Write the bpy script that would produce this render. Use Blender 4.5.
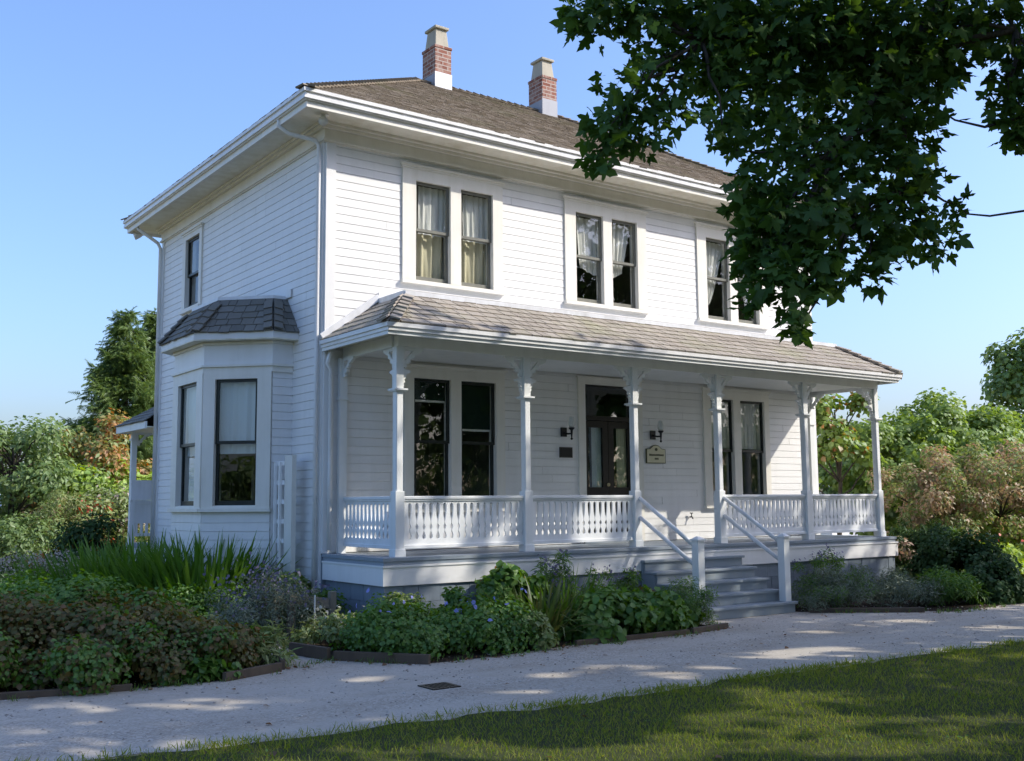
import bpy, bmesh, math, random
import numpy as np
from mathutils import Vector, Matrix

# ------------------------------------------------------------------ camera, world, sun, exposure
S = bpy.context.scene
for o in list(bpy.data.objects):
    bpy.data.objects.remove(o)
COL = S.collection
S.render.resolution_x, S.render.resolution_y = 1024, 761
F_PX = 1065.2
CAM = np.array([-6.167, -12.806, 1.6])
YAW, PITCH, ROLL = math.radians(54.161), math.radians(6.512), math.radians(-0.503)
FW = np.array([math.cos(YAW) * math.cos(PITCH), math.sin(YAW) * math.cos(PITCH), math.sin(PITCH)])
_r = np.array([math.sin(YAW), -math.cos(YAW), 0.0])
_u = np.cross(_r, FW)
RT = _r * math.cos(ROLL) + _u * math.sin(ROLL)
UP = -_r * math.sin(ROLL) + _u * math.cos(ROLL)
cam = bpy.data.objects.new('camera', bpy.data.cameras.new('camera'))
COL.objects.link(cam)
M4 = Matrix.Identity(4)
for i in range(3):
    M4[i][0], M4[i][1], M4[i][2], M4[i][3] = RT[i], UP[i], -FW[i], CAM[i]
cam.matrix_world = M4
cam.data.sensor_width = 36.0
cam.data.lens = F_PX / 1024 * 36.0
cam.data.clip_start, cam.data.clip_end = 0.1, 2000
S.camera = cam

SUN_DIR = np.array([1.2, -1.0, 1.2]); SUN_DIR /= np.linalg.norm(SUN_DIR)
SUN_EL = math.asin(SUN_DIR[2])
w = bpy.data.worlds.new('World'); S.world = w; w.use_nodes = True
nt = w.node_tree
bg = nt.nodes['Background']
sky = nt.nodes.new('ShaderNodeTexSky'); sky.sky_type = 'NISHITA'; sky.sun_disc = False
sky.sun_elevation = SUN_EL
sky.sun_rotation = math.atan2(SUN_DIR[0], SUN_DIR[1])
sky.air_density = 1.2; sky.dust_density = 3.0; sky.ozone_density = 8.0; sky.altitude = 0
gain = nt.nodes.new('ShaderNodeMix'); gain.data_type = 'RGBA'; gain.blend_type = 'MULTIPLY'; gain.inputs[0].default_value = 1.0
gain.inputs[7].default_value = (1.00, 0.93, 0.97, 1)
nt.links.new(sky.outputs[0], gain.inputs[6]); nt.links.new(gain.outputs[2], bg.inputs[0])
bg.inputs[1].default_value = 0.15
sl = bpy.data.lights.new('sun', 'SUN'); sl.energy = 2.3; sl.angle = math.radians(0.55); sl.color = (1.0, 0.94, 0.83)
so = bpy.data.objects.new('sun', sl); COL.objects.link(so)
so.rotation_euler = Vector(SUN_DIR).to_track_quat('Z', 'Y').to_euler()
so.location = (20, -20, 30)
S.view_settings.view_transform = 'Standard'; S.view_settings.look = 'None'
S.view_settings.exposure = 1.1; S.view_settings.gamma = 1.0
S.render.engine = 'CYCLES'
S.cycles.max_bounces = 7; S.cycles.diffuse_bounces = 4; S.cycles.transparent_max_bounces = 12
S.cycles.use_denoising = True
S.cycles.sample_clamp_indirect = 6

RNG = np.random.default_rng(11)

def ray(px, py):
    v = FW + RT * (px - 512) / F_PX - UP * (py - 380.5) / F_PX
    return v
def at(px, py, dist):
    """point on a photograph ray at a horizontal distance (m) from the camera"""
    v = ray(px, py)
    return CAM + v * dist / math.hypot(v[0], v[1])
def ground_at(px, dist):
    p = at(px, 494, dist); return np.array([p[0], p[1], 0.0])
def project(P):
    P = np.atleast_2d(P) - CAM
    z = P @ FW
    zz = np.where(z > 0.05, z, 0.05)
    return 512 + F_PX * (P @ RT) / zz, 380.5 - F_PX * (P @ UP) / zz, z

# ------------------------------------------------------------------ materials
def mat(name, build):
    m = bpy.data.materials.new(name); m.use_nodes = True
    t = m.node_tree; t.nodes.clear()
    out = t.nodes.new('ShaderNodeOutputMaterial')
    sh = build(t)
    t.links.new(sh, out.inputs['Surface'])
    return m
def N(t, typ, **kw):
    n = t.nodes.new(typ)
    for k, v in kw.items():
        if k.startswith('i_'):
            n.inputs[int(k[2:])].default_value = v
        else:
            setattr(n, k, v)
    return n
def ramp(t, fac, stops):
    r = t.nodes.new('ShaderNodeValToRGB')
    e = r.color_ramp.elements
    while len(e) < len(stops): e.new(0.5)
    for el, (p, c) in zip(e, stops):
        el.position = p; el.color = (*c, 1)
    t.links.new(fac, r.inputs[0]); return r.outputs[0]
def noise(t, scale, detail=4, rough=0.6, vec=None):
    n = N(t, 'ShaderNodeTexNoise'); n.inputs['Scale'].default_value = scale
    n.inputs['Detail'].default_value = detail; n.inputs['Roughness'].default_value = rough
    if vec is None:
        vec = N(t, 'ShaderNodeNewGeometry').outputs['Position']
    t.links.new(vec, n.inputs['Vector'])
    return n.outputs['Fac']
def principled(t, color, rough=0.5, spec=0.4, bump=None, bumpstr=0.2, bumpdist=0.01):
    p = N(t, 'ShaderNodeBsdfPrincipled')
    if hasattr(color, 'default_value') or hasattr(color, 'is_linked'):
        t.links.new(color, p.inputs['Base Color'])
    else:
        p.inputs['Base Color'].default_value = (*color, 1)
    p.inputs['Roughness'].default_value = rough
    p.inputs['Specular IOR Level'].default_value = spec
    if bump is not None:
        b = N(t, 'ShaderNodeBump'); b.inputs['Strength'].default_value = bumpstr; b.inputs['Distance'].default_value = bumpdist
        t.links.new(bump, b.inputs['Height']); t.links.new(b.outputs[0], p.inputs['Normal'])
    return p.outputs[0]
def mixc(t, fac, a, b):
    m = N(t, 'ShaderNodeMix', data_type='RGBA')
    if hasattr(fac, 'is_linked'): t.links.new(fac, m.inputs[0])
    else: m.inputs[0].default_value = fac
    for s, v in ((m.inputs[6], a), (m.inputs[7], b)):
        if hasattr(v, 'is_linked'): t.links.new(v, s)
        else: s.default_value = (*v, 1)
    return m.outputs[2]
def stretched(t, sx, sy, sz):
    g = N(t, 'ShaderNodeNewGeometry'); mp = N(t, 'ShaderNodeMapping')
    mp.inputs['Scale'].default_value = (sx, sy, sz)
    t.links.new(g.outputs['Position'], mp.inputs['Vector']); return mp.outputs[0]

def paint(name, base, dirt, rough=0.45, amount=0.35, boards=False):
    def b(t):
        n1 = noise(t, 1.3, 5, 0.65)
        n2 = noise(t, 1.0, 4, 0.6, stretched(t, 6, 6, 0.7))
        mm = N(t, 'ShaderNodeMath', operation='MULTIPLY'); t.links.new(n1, mm.inputs[0]); t.links.new(n2, mm.inputs[1])
        c = ramp(t, mm.outputs[0], [(0.18, base), (0.18 + amount, dirt)])
        if boards:
            g = N(t, 'ShaderNodeNewGeometry'); c = mixc(t, ramp(t, g.outputs['Random Per Island'], [(0, (0, 0, 0)), (1, (.5, .5, .5))]), c, tuple(x * .88 for x in base))
        return principled(t, c, rough, 0.35, noise(t, 60, 3), 0.06, 0.004)
    return mat(name, b)
MAT = {}
MAT['siding'] = paint('white siding paint', (0.82, 0.81, 0.79), (0.70, 0.69, 0.66), boards=True)
MAT['bright_white'] = paint('fresh white paint', (0.90, 0.89, 0.87), (0.84, 0.83, 0.80))
MAT['trim'] = paint('cream trim paint', (0.79, 0.76, 0.69), (0.67, 0.64, 0.55))
MAT['soffit'] = paint('aged soffit paint', (0.84, 0.80, 0.69), (0.58, 0.52, 0.36), 0.55, 0.34)
MAT['porch_white'] = paint('porch white paint', (0.78, 0.79, 0.77), (0.66, 0.67, 0.64))
MAT['rail'] = paint('railing paint', (0.78, 0.79, 0.79), (0.62, 0.64, 0.63))
MAT['gutter'] = paint('gutter paint', (0.78, 0.775, 0.76), (0.58, 0.56, 0.52), 0.35)
MAT['deck'] = paint('blue grey deck paint', (0.25, 0.295, 0.34), (0.36, 0.36, 0.34), 0.5, 0.5)
MAT['step'] = paint('grey step paint', (0.24, 0.285, 0.32), (0.36, 0.36, 0.33), 0.55, 0.45)
MAT['skirt'] = paint('blue grey skirting', (0.21, 0.25, 0.29), (0.14, 0.17, 0.20), 0.6)
MAT['sash'] = paint('dark green sash paint', (0.012, 0.017, 0.016), (0.03, 0.035, 0.03), 0.35)
MAT['sash_grey'] = paint('weathered sash paint', (0.18, 0.18, 0.15), (0.09, 0.09, 0.08), 0.5)
MAT['door'] = paint('dark brown door paint', (0.013, 0.011, 0.010), (0.022, 0.018, 0.015), 0.35)
MAT['iron'] = paint('black iron', (0.012, 0.012, 0.013), (0.03, 0.03, 0.03), 0.4)
MAT['bronze'] = paint('dark bronze plate', (0.045, 0.042, 0.036), (0.08, 0.07, 0.06), 0.4)
MAT['plaque'] = paint('cream plaque paint', (0.66, 0.61, 0.42), (0.56, 0.52, 0.35), 0.45)
MAT['letter'] = paint('plaque lettering', (0.06, 0.065, 0.03), (0.10, 0.10, 0.05), 0.5)
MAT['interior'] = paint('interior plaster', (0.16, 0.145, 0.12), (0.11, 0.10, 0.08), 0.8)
MAT['lampglass'] = paint('frosted lamp glass', (0.62, 0.63, 0.60), (0.55, 0.56, 0.53), 0.15)
MAT['brass'] = mat('brass knob', lambda t: principled(t, (0.5, 0.4, 0.2), 0.25, 0.6))
def shingle(name, cols, moss=None):
    def b(t):
        g = N(t, 'ShaderNodeNewGeometry')
        c = ramp(t, g.outputs['Random Per Island'], [(i / (len(cols) - 1), k) for i, k in enumerate(cols)])
        n = noise(t, 9, 5, 0.7, stretched(t, 1, 1, 1))
        c = mixc(t, n, c, tuple(x * 0.62 for x in cols[len(cols) // 2]))
        if moss:
            f = ramp(t, noise(t, 0.9, 5, 0.7), [(0.52, (0, 0, 0)), (0.72, (0.7, 0.7, 0.7))])
            c = mixc(t, f, c, moss)
        return principled(t, c, 0.85, 0.2, noise(t, 40, 4), 0.5, 0.01)
    return mat(name, b)
MAT['roof'] = shingle('weathered brown shingle', [(0.17, 0.135, 0.095), (0.24, 0.195, 0.145), (0.34, 0.285, 0.215), (0.20, 0.168, 0.13), (0.40, 0.34, 0.265)], (0.18, 0.17, 0.095))
MAT['shingle'] = shingle('silver grey cedar shingle', [(0.25, 0.215, 0.175), (0.36, 0.31, 0.255), (0.46, 0.41, 0.345), (0.32, 0.285, 0.23), (0.41, 0.35, 0.28)], (0.34, 0.33, 0.21))
MAT['bay_shingle'] = shingle('shaded grey cedar shingle', [(0.12, 0.118, 0.105), (0.19, 0.185, 0.165), (0.27, 0.26, 0.23), (0.15, 0.147, 0.13), (0.22, 0.205, 0.175)])  # grey cedar again, darker and cooler: shade put into the colour
def brickmat(t):
    tc = N(t, 'ShaderNodeTexCoord')
    # wrap the courses round the stack: x+y along the face, z up
    sep = N(t, 'ShaderNodeSeparateXYZ'); t.links.new(tc.outputs['Object'], sep.inputs[0])
    ad = N(t, 'ShaderNodeMath', operation='ADD'); t.links.new(sep.outputs[0], ad.inputs[0]); t.links.new(sep.outputs[1], ad.inputs[1])
    cb = N(t, 'ShaderNodeCombineXYZ'); t.links.new(ad.outputs[0], cb.inputs[0]); t.links.new(sep.outputs[2], cb.inputs[1])
    br = N(t, 'ShaderNodeTexBrick'); t.links.new(cb.outputs[0], br.inputs['Vector'])
    br.inputs['Scale'].default_value = 1.0
    br.inputs['Brick Width'].default_value = 0.21; br.inputs['Row Height'].default_value = 0.075
    br.inputs['Mortar Size'].default_value = 0.008; br.inputs['Bias'].default_value = -0.1
    br.inputs['Color1'].default_value = (0.20, 0.075, 0.05, 1); br.inputs['Color2'].default_value = (0.32, 0.145, 0.10, 1)
    br.inputs['Mortar'].default_value = (0.42, 0.37, 0.32, 1)
    c = mixc(t, ramp(t, noise(t, 7, 4), [(0.45, (0, 0, 0)), (0.75, (0.7, 0.7, 0.7))]), br.outputs['Color'], (0.44, 0.36, 0.30))
    return principled(t, c, 0.85, 0.2, br.outputs['Fac'], -0.4, 0.006)
MAT['gap_shade_dirt'] = mat('dark roofing felt', lambda t: principled(t, (0.022, 0.019, 0.016), .95, .1))  # near-black under-layer: shade and dirt of the shingle gaps put into colour
MAT['brick'] = mat('old red brick', brickmat)
MAT['cement'] = paint('weathered cement', (0.44, 0.40, 0.31), (0.25, 0.23, 0.17), 0.85)
MAT['flashing'] = paint('white painted flashing', (0.74, 0.75, 0.77), (0.5, 0.5, 0.5), 0.35)
MAT['lead'] = paint('grey lead flashing', (0.30, 0.31, 0.33), (0.2, 0.2, 0.22), 0.45)
MAT['timber'] = paint('weathered timber', (0.12, 0.088, 0.06), (0.055, 0.043, 0.033), 0.8)
MAT['timber_grey'] = paint('grey garden timber', (0.27, 0.24, 0.19), (0.15, 0.13, 0.10), 0.8)
def glassmat(t):
    tr = N(t, 'ShaderNodeBsdfTransparent'); tr.inputs[0].default_value = (0.95, 0.97, 0.96, 1)
    gl = N(t, 'ShaderNodeBsdfGlossy'); gl.inputs['Roughness'].default_value = 0.0; gl.inputs[0].default_value = (0.95, 0.97, 1, 1)
    b = N(t, 'ShaderNodeBump'); b.inputs['Strength'].default_value = 0.08; b.inputs['Distance'].default_value = 0.02
    t.links.new(noise(t, 3.0, 2), b.inputs['Height']); t.links.new(b.outputs[0], gl.inputs['Normal'])
    g = N(t, 'ShaderNodeNewGeometry'); dt = N(t, 'ShaderNodeVectorMath', operation='DOT_PRODUCT')
    t.links.new(g.outputs['Incoming'], dt.inputs[0]); t.links.new(g.outputs['Normal'], dt.inputs[1])
    ab = N(t, 'ShaderNodeMath', operation='ABSOLUTE'); t.links.new(dt.outputs['Value'], ab.inputs[0])
    om = N(t, 'ShaderNodeMath', operation='SUBTRACT'); om.inputs[0].default_value = 1.0; t.links.new(ab.outputs[0], om.inputs[1])
    p5 = N(t, 'ShaderNodeMath', operation='POWER'); t.links.new(om.outputs[0], p5.inputs[0]); p5.inputs[1].default_value = 5.0
    mu = N(t, 'ShaderNodeMath', operation='MULTIPLY_ADD'); mu.inputs[1].default_value = 0.9; mu.inputs[2].default_value = 0.065
    mu.use_clamp = True
    t.links.new(p5.outputs[0], mu.inputs[0])
    mx = N(t, 'ShaderNodeMixShader'); t.links.new(mu.outputs[0], mx.inputs[0])
    t.links.new(tr.outputs[0], mx.inputs[1]); t.links.new(gl.outputs[0], mx.inputs[2])
    return mx.outputs[0]
MAT['glass'] = mat('old window glass', glassmat)
def clothmat(col, tl=0.15):
    def b(t):
        n = noise(t, 1.0, 4, 0.6, stretched(t, 40, 40, 1.2))
        c = mixc(t, n, col, tuple(x * 0.86 for x in col))
        d = N(t, 'ShaderNodeBsdfDiffuse'); t.links.new(c, d.inputs[0])
        r = N(t, 'ShaderNodeBsdfTranslucent'); t.links.new(c, r.inputs[0])
        mx = N(t, 'ShaderNodeMixShader'); mx.inputs[0].default_value = tl
        t.links.new(d.outputs[0], mx.inputs[1]); t.links.new(r.outputs[0], mx.inputs[2])
        return mx.outputs[0]
    return b
MAT['curtain'] = mat('white muslin', clothmat((0.86, 0.85, 0.80)))
MAT['curtain_cream'] = mat('cream cotton', clothmat((0.72, 0.66, 0.47)))
MAT['blind'] = mat('dark green blind', clothmat((0.02, 0.035, 0.028), 0.05))
MAT['shade_white'] = mat('white roller shade', clothmat((0.62, 0.68, 0.68), 0.1))

def leafmat(name, cols, trans=0.35, gloss=0.035, rough=0.5, veg=1.0):
    def b(t):
        g = N(t, 'ShaderNodeNewGeometry')
        c = ramp(t, g.outputs['Random Per Island'], [(i / max(1, len(cols) - 1), tuple(x * veg for x in k)) for i, k in enumerate(cols)])
        n = noise(t, 1.6, 3, 0.6)
        c = mixc(t, ramp(t, n, [(0.35, (0, 0, 0)), (0.7, (0.55, 0.55, 0.55))]), c, tuple(x * veg for x in cols[-1]))
        d = N(t, 'ShaderNodeBsdfDiffuse'); t.links.new(c, d.inputs[0])
        hs = N(t, 'ShaderNodeHueSaturation'); hs.inputs['Saturation'].default_value = 1.15; hs.inputs['Value'].default_value = 1.5; hs.inputs['Hue'].default_value = 0.485
        t.links.new(c, hs.inputs['Color'])
        tl = N(t, 'ShaderNodeBsdfTranslucent'); t.links.new(hs.outputs[0], tl.inputs[0])
        mx = N(t, 'ShaderNodeMixShader'); mx.inputs[0].default_value = trans
        t.links.new(d.outputs[0], mx.inputs[1]); t.links.new(tl.outputs[0], mx.inputs[2])
        gl = N(t, 'ShaderNodeBsdfGlossy'); gl.inputs['Roughness'].default_value = rough; gl.inputs[0].default_value = (0.9, 0.95, 1, 1)
        m2 = N(t, 'ShaderNodeMixShader'); m2.inputs[0].default_value = gloss
        t.links.new(mx.outputs[0], m2.inputs[1]); t.links.new(gl.outputs[0], m2.inputs[2])
        return m2.outputs[0]
    return mat(name, b)
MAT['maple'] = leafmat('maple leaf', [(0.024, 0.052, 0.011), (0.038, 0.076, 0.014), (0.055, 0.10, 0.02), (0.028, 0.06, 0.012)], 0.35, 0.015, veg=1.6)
MAT['tree_green'] = leafmat('tree leaf green', [(0.08, 0.13, 0.025), (0.12, 0.18, 0.035), (0.16, 0.21, 0.05), (0.09, 0.14, 0.03)], veg=1.65)
MAT['tree_dark'] = leafmat('tree leaf dark', [(0.06, 0.10, 0.028), (0.09, 0.135, 0.04), (0.13, 0.17, 0.06), (0.07, 0.11, 0.03)], veg=1.75)
MAT['conifer'] = leafmat('conifer spray', [(0.045, 0.085, 0.02), (0.08, 0.125, 0.028), (0.13, 0.17, 0.04), (0.05, 0.09, 0.02)], 0.25, veg=1.5)
MAT['lime'] = leafmat('lime hedge leaf', [(0.13, 0.20, 0.025), (0.19, 0.26, 0.04), (0.24, 0.30, 0.06), (0.10, 0.17, 0.025)], veg=1.70)
MAT['lightgreen'] = leafmat('light shrub leaf', [(0.10, 0.15, 0.04), (0.15, 0.19, 0.06), (0.20, 0.21, 0.08), (0.09, 0.13, 0.035)], veg=1.70)
MAT['smoke'] = leafmat('reddish brown shrub leaf', [(0.2, 0.125, 0.075), (0.27, 0.18, 0.11), (0.17, 0.17, 0.07), (0.24, 0.14, 0.1), (0.18, 0.16, 0.07)], veg=1.75)
MAT['rowan'] = leafmat('rowan leaf and berries', [(0.14, 0.16, 0.04), (0.3, 0.12, 0.04), (0.19, 0.17, 0.05), (0.36, 0.1, 0.035), (0.12, 0.16, 0.04)], veg=1.50)
MAT['brownleaf'] = leafmat('browning perennial leaf', [(0.12, 0.062, 0.018), (0.065, 0.085, 0.016), (0.15, 0.078, 0.024), (0.05, 0.09, 0.014), (0.085, 0.075, 0.018)], veg=1.5)
MAT['herb'] = leafmat('green herb leaf', [(0.045, 0.11, 0.014), (0.07, 0.15, 0.02), (0.11, 0.18, 0.03), (0.055, 0.12, 0.016)], veg=1.45)
MAT['bluegreen'] = leafmat('grey green leaf', [(0.08, 0.105, 0.065), (0.115, 0.14, 0.09), (0.155, 0.18, 0.12), (0.09, 0.115, 0.065)], 0.2, veg=1.35)
MAT['darkshrub'] = leafmat('dark glossy shrub leaf', [(0.03, 0.065, 0.015), (0.045, 0.085, 0.022), (0.065, 0.11, 0.035), (0.032, 0.068, 0.017)], 0.25, 0.02, veg=1.2)
MAT['blade'] = leafmat('strappy leaf', [(0.05, 0.12, 0.016), (0.08, 0.16, 0.022), (0.12, 0.20, 0.04), (0.06, 0.13, 0.018)], veg=1.3)
MAT['yellowblade'] = leafmat('yellowing strappy leaf', [(0.07, 0.125, 0.03), (0.10, 0.14, 0.035), (0.16, 0.15, 0.045), (0.06, 0.12, 0.03)])
MAT['grass'] = leafmat('lawn blade', [(0.09, 0.14, 0.016), (0.13, 0.18, 0.022), (0.25, 0.24, 0.06), (0.10, 0.145, 0.018)], 0.4, 0.01, veg=1.4)
MAT['purple'] = leafmat('purple flower', [(0.17, 0.15, 0.23), (0.22, 0.19, 0.29), (0.14, 0.13, 0.19)])
MAT['blueflower'] = leafmat('blue flower', [(0.22, 0.24, 0.62), (0.34, 0.34, 0.72), (0.26, 0.28, 0.66)])
MAT['pinkflower'] = leafmat('pale pink flower', [(0.52, 0.36, 0.36), (0.62, 0.52, 0.44), (0.44, 0.42, 0.28), (0.5, 0.4, 0.34)])
MAT['redflower'] = leafmat('red flower', [(0.55, 0.05, 0.03), (0.62, 0.12, 0.05)])
MAT['orange'] = leafmat('orange flower', [(0.42, 0.17, 0.03), (0.28, 0.14, 0.04), (0.5, 0.22, 0.04)])
MAT['whiteflower'] = leafmat('white flower', [(0.7, 0.68, 0.6), (0.62, 0.6, 0.5)])
MAT['dryleaf'] = leafmat('dry leaf', [(0.20, 0.11, 0.05), (0.30, 0.19, 0.09), (0.14, 0.08, 0.04)])
def barkmat(t):
    n = noise(t, 1.0, 6, 0.7, stretched(t, 18, 18, 3))
    return principled(t, ramp(t, n, [(0.3, (0.035, 0.028, 0.022)), (0.7, (0.12, 0.10, 0.08))]), 0.9, 0.2, n, 0.8, 0.03)
MAT['bark'] = mat('bark', barkmat)
MAT['stem'] = mat('green brown stem', lambda t: principled(t, ramp(t, noise(t, 5), [(0.3, (0.05, 0.06, 0.025)), (0.7, (0.10, 0.08, 0.04))]), 0.8))
def groundmat(t):
    n = noise(t, 0.35, 6, 0.65); n2 = noise(t, 14, 5, 0.7)
    c = ramp(t, n, [(0.3, (0.26, 0.25, 0.13)), (0.55, (0.36, 0.31, 0.18)), (0.75, (0.42, 0.36, 0.23))])
    c = mixc(t, n2, c, (0.26, 0.225, 0.135))
    return principled(t, c, 0.95, 0.1, n2, 0.7, 0.03)
MAT['ground'] = mat('pale ground for bounce light', groundmat)  # pale tone added to bounce fill light onto the shaded walls
def lawnmat(t):
    n = noise(t, 0.35, 6, 0.65); n2 = noise(t, 14, 5, 0.7)
    c = ramp(t, n, [(0.3, (0.045, 0.065, 0.02)), (0.55, (0.07, 0.085, 0.03)), (0.75, (0.105, 0.10, 0.045))])
    c = mixc(t, n2, c, (0.05, 0.05, 0.025))
    return principled(t, c, 0.95, 0.1, n2, 0.7, 0.03)
MAT['lawn'] = mat('lawn', lawnmat)
def soilmat(t):
    n = noise(t, 6, 7, 0.75)
    return principled(t, ramp(t, n, [(0.3, (0.02, 0.015, 0.010)), (0.6, (0.055, 0.04, 0.027)), (0.8, (0.10, 0.075, 0.05))]), 0.95, 0.1, n, 1.0, 0.05)
MAT['soil'] = mat('garden soil', soilmat)
def gravelmat(t):
    vo = N(t, 'ShaderNodeTexVoronoi'); vo.inputs['Scale'].default_value = 62
    t.links.new(N(t, 'ShaderNodeNewGeometry').outputs['Position'], vo.inputs['Vector'])
    rgb = N(t, 'ShaderNodeSeparateColor'); t.links.new(vo.outputs['Color'], rgb.inputs[0])
    c = ramp(t, rgb.outputs[0], [(0.0, (0.31, 0.27, 0.22)), (0.35, (0.41, 0.365, 0.30)), (0.7, (0.48, 0.43, 0.355)), (1.0, (0.58, 0.53, 0.45))])
    big = ramp(t, noise(t, 0.8, 6, 0.7), [(0.42, (0, 0, 0)), (0.68, (0.75, 0.75, 0.75))])
    c = mixc(t, big, c, (0.34, 0.285, 0.215))
    band = ramp(t, noise(t, 1.0, 4, 0.6, stretched(t, 0.22, 1.5, 1)), [(0.40, (0, 0, 0)), (0.62, (0.65, 0.65, 0.65))])
    c = mixc(t, band, c, (0.50, 0.455, 0.38))
    fine = ramp(t, noise(t, 5, 5, 0.75), [(0.55, (0, 0, 0)), (0.8, (0.5, 0.5, 0.5))])
    c = mixc(t, fine, c, (0.22, 0.19, 0.15))
    return principled(t, c, 0.95, 0.15, vo.outputs['Distance'], -0.7, 0.012)
MAT['pebble'] = mat('loose gravel stone', lambda t: principled(t, ramp(t, N(t, 'ShaderNodeNewGeometry').outputs['Random Per Island'], [(0, (.20, .18, .155)), (.5, (.38, .35, .31)), (1, (.56, .53, .48))]), .9, .2))
MAT['gravel'] = mat('crushed gravel', gravelmat)

# ------------------------------------------------------------------ mesh helpers
class MB:
    def __init__(self): self.v, self.f, self.m, self.mats = [], [], [], []
    def mi(self, m):
        if m not in self.mats: self.mats.append(m)
        return self.mats.index(m)
    def poly(self, pts, faces, m):
        b = len(self.v); k = self.mi(m)
        self.v.extend([tuple(map(float, p)) for p in pts])
        for f in faces: self.f.append(tuple(b + i for i in f)); self.m.append(k)
    def hexa(self, p, m):
        """8 points: bottom 4 (ccw), top 4"""
        self.poly(p, [(3, 2, 1, 0), (4, 5, 6, 7), (0, 1, 5, 4), (1, 2, 6, 5), (2, 3, 7, 6), (3, 0, 4, 7)], m)
    def box(self, x0, x1, y0, y1, z0, z1, m):
        self.hexa([(x0, y0, z0), (x1, y0, z0), (x1, y1, z0), (x0, y1, z0), (x0, y0, z1), (x1, y0, z1), (x1, y1, z1), (x0, y1, z1)], m)
    def fbox(self, fr, u0, u1, n0, n1, z0, z1, m):
        """box in a wall frame fr: u along the wall, n outwards, z up"""
        P = fr.p
        self.hexa([P(u0, n1, z0), P(u1, n1, z0), P(u1, n0, z0), P(u0, n0, z0), P(u0, n1, z1), P(u1, n1, z1), P(u1, n0, z1), P(u0, n0, z1)], m)
    def beam(self, a, b, w, h, m, up=(0, 0, 1)):
        a, b = np.array(a, float), np.array(b, float)
        d = (b - a) / np.linalg.norm(b - a); s = np.cross(d, up); s /= np.linalg.norm(s); t = np.cross(s, d)
        q = []
        for e in (a, b):
            for i, j in ((-1, -1), (1, -1), (1, 1), (-1, 1)): q.append(e + s * w / 2 * i + t * h / 2 * j)
        self.hexa(q, m)
    def tube(self, pts, rad, m, sides=8, cap=True):
        pts = [np.array(p, float) for p in pts]
        if not hasattr(rad, '__len__'): rad = [rad] * len(pts)
        b = len(self.v); k = self.mi(m); ref = np.array([0.31, 0.17, 0.93])
        for i, p in enumerate(pts):
            d = pts[min(i + 1, len(pts) - 1)] - pts[max(i - 1, 0)]
            d = d / (np.linalg.norm(d) + 1e-9)
            if abs(d @ ref) > 0.97: ref = np.array([0.9, 0.3, 0.1])
            s = np.cross(d, ref); s /= np.linalg.norm(s); t = np.cross(d, s)
            for j in range(sides):
                an = 2 * math.pi * j / sides
                self.v.append(tuple(p + rad[i] * (s * math.cos(an) + t * math.sin(an))))
        for i in range(len(pts) - 1):
            for j in range(sides):
                j2 = (j + 1) % sides
                self.f.append((b + i * sides + j, b + i * sides + j2, b + (i + 1) * sides + j2, b + (i + 1) * sides + j)); self.m.append(k)
        if cap:
            self.f.append(tuple(b + j for j in reversed(range(sides)))); self.m.append(k)
            self.f.append(tuple(b + (len(pts) - 1) * sides + j for j in range(sides))); self.m.append(k)
    def lathe(self, c, prof, m, sides=14):
        self.tube([(c[0], c[1], c[2] + z) for r, z in prof], [max(r, 1e-4) for r, z in prof], m, sides)
    def prism(self, fr, outline, n0, n1, m):
        """extrude a (u,z) outline between n0 and n1 in a wall frame"""
        k = len(outline)
        pts = [fr.p(u, n1, z) for u, z in outline] + [fr.p(u, n0, z) for u, z in outline]
        self.poly(pts, [tuple(range(k)), tuple(reversed(range(k, 2 * k)))] + [(i, i + k, (i + 1) % k + k, (i + 1) % k) for i in range(k)], m)
    def build(self, name, parent=None, smooth=False, bevel=0.0):
        me = bpy.data.meshes.new(name)
        me.from_pydata(self.v, [], self.f)
        for m in self.mats: me.materials.append(MAT[m])
        me.polygons.foreach_set('material_index', self.m)
        bm = bmesh.new(); bm.from_mesh(me); bmesh.ops.recalc_face_normals(bm, faces=bm.faces); bm.to_mesh(me); bm.free()
        if smooth: me.polygons.foreach_set('use_smooth', [True] * len(me.polygons))
        me.update()
        o = bpy.data.objects.new(name, me); COL.objects.link(o)
        if parent is not None:
            o.parent = parent
            o.matrix_parent_inverse = Matrix.Translation(-parent_loc(parent))
        if bevel:
            md = o.modifiers.new('bevel', 'BEVEL'); md.width = bevel; md.segments = 2; md.limit_method = 'ANGLE'
        return o
def parent_loc(o):
    v = Vector((0, 0, 0))
    while o is not None:
        v = v + o.location + o.matrix_parent_inverse.translation; o = o.parent
    return v
class Frame:
    def __init__(self, o, u, n): self.o, self.u, self.n = np.array(o, float), np.array(u, float), np.array(n, float)
    def p(self, u, n, z): return tuple(self.o + self.u * u + self.n * n + np.array([0, 0, z]))
def tag(o, label=None, cat=None, group=None, kind=None):
    if label: o['label'] = label
    if cat: o['category'] = cat
    if group: o['group'] = group
    if kind: o['kind'] = kind
    return o
def thing(name, loc, label, cat, group=None):
    o = bpy.data.objects.new(name, None); COL.objects.link(o); o.location = tuple(loc); o.empty_display_size = 0.2
    return tag(o, label, cat, group)
def part_empty(name, parent, loc):
    o = bpy.data.objects.new(name, None); COL.objects.link(o)
    o.parent = parent; o.matrix_parent_inverse = Matrix.Translation(-parent_loc(parent)); o.location = tuple(loc)
    o.empty_display_size = 0.1
    return o

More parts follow.
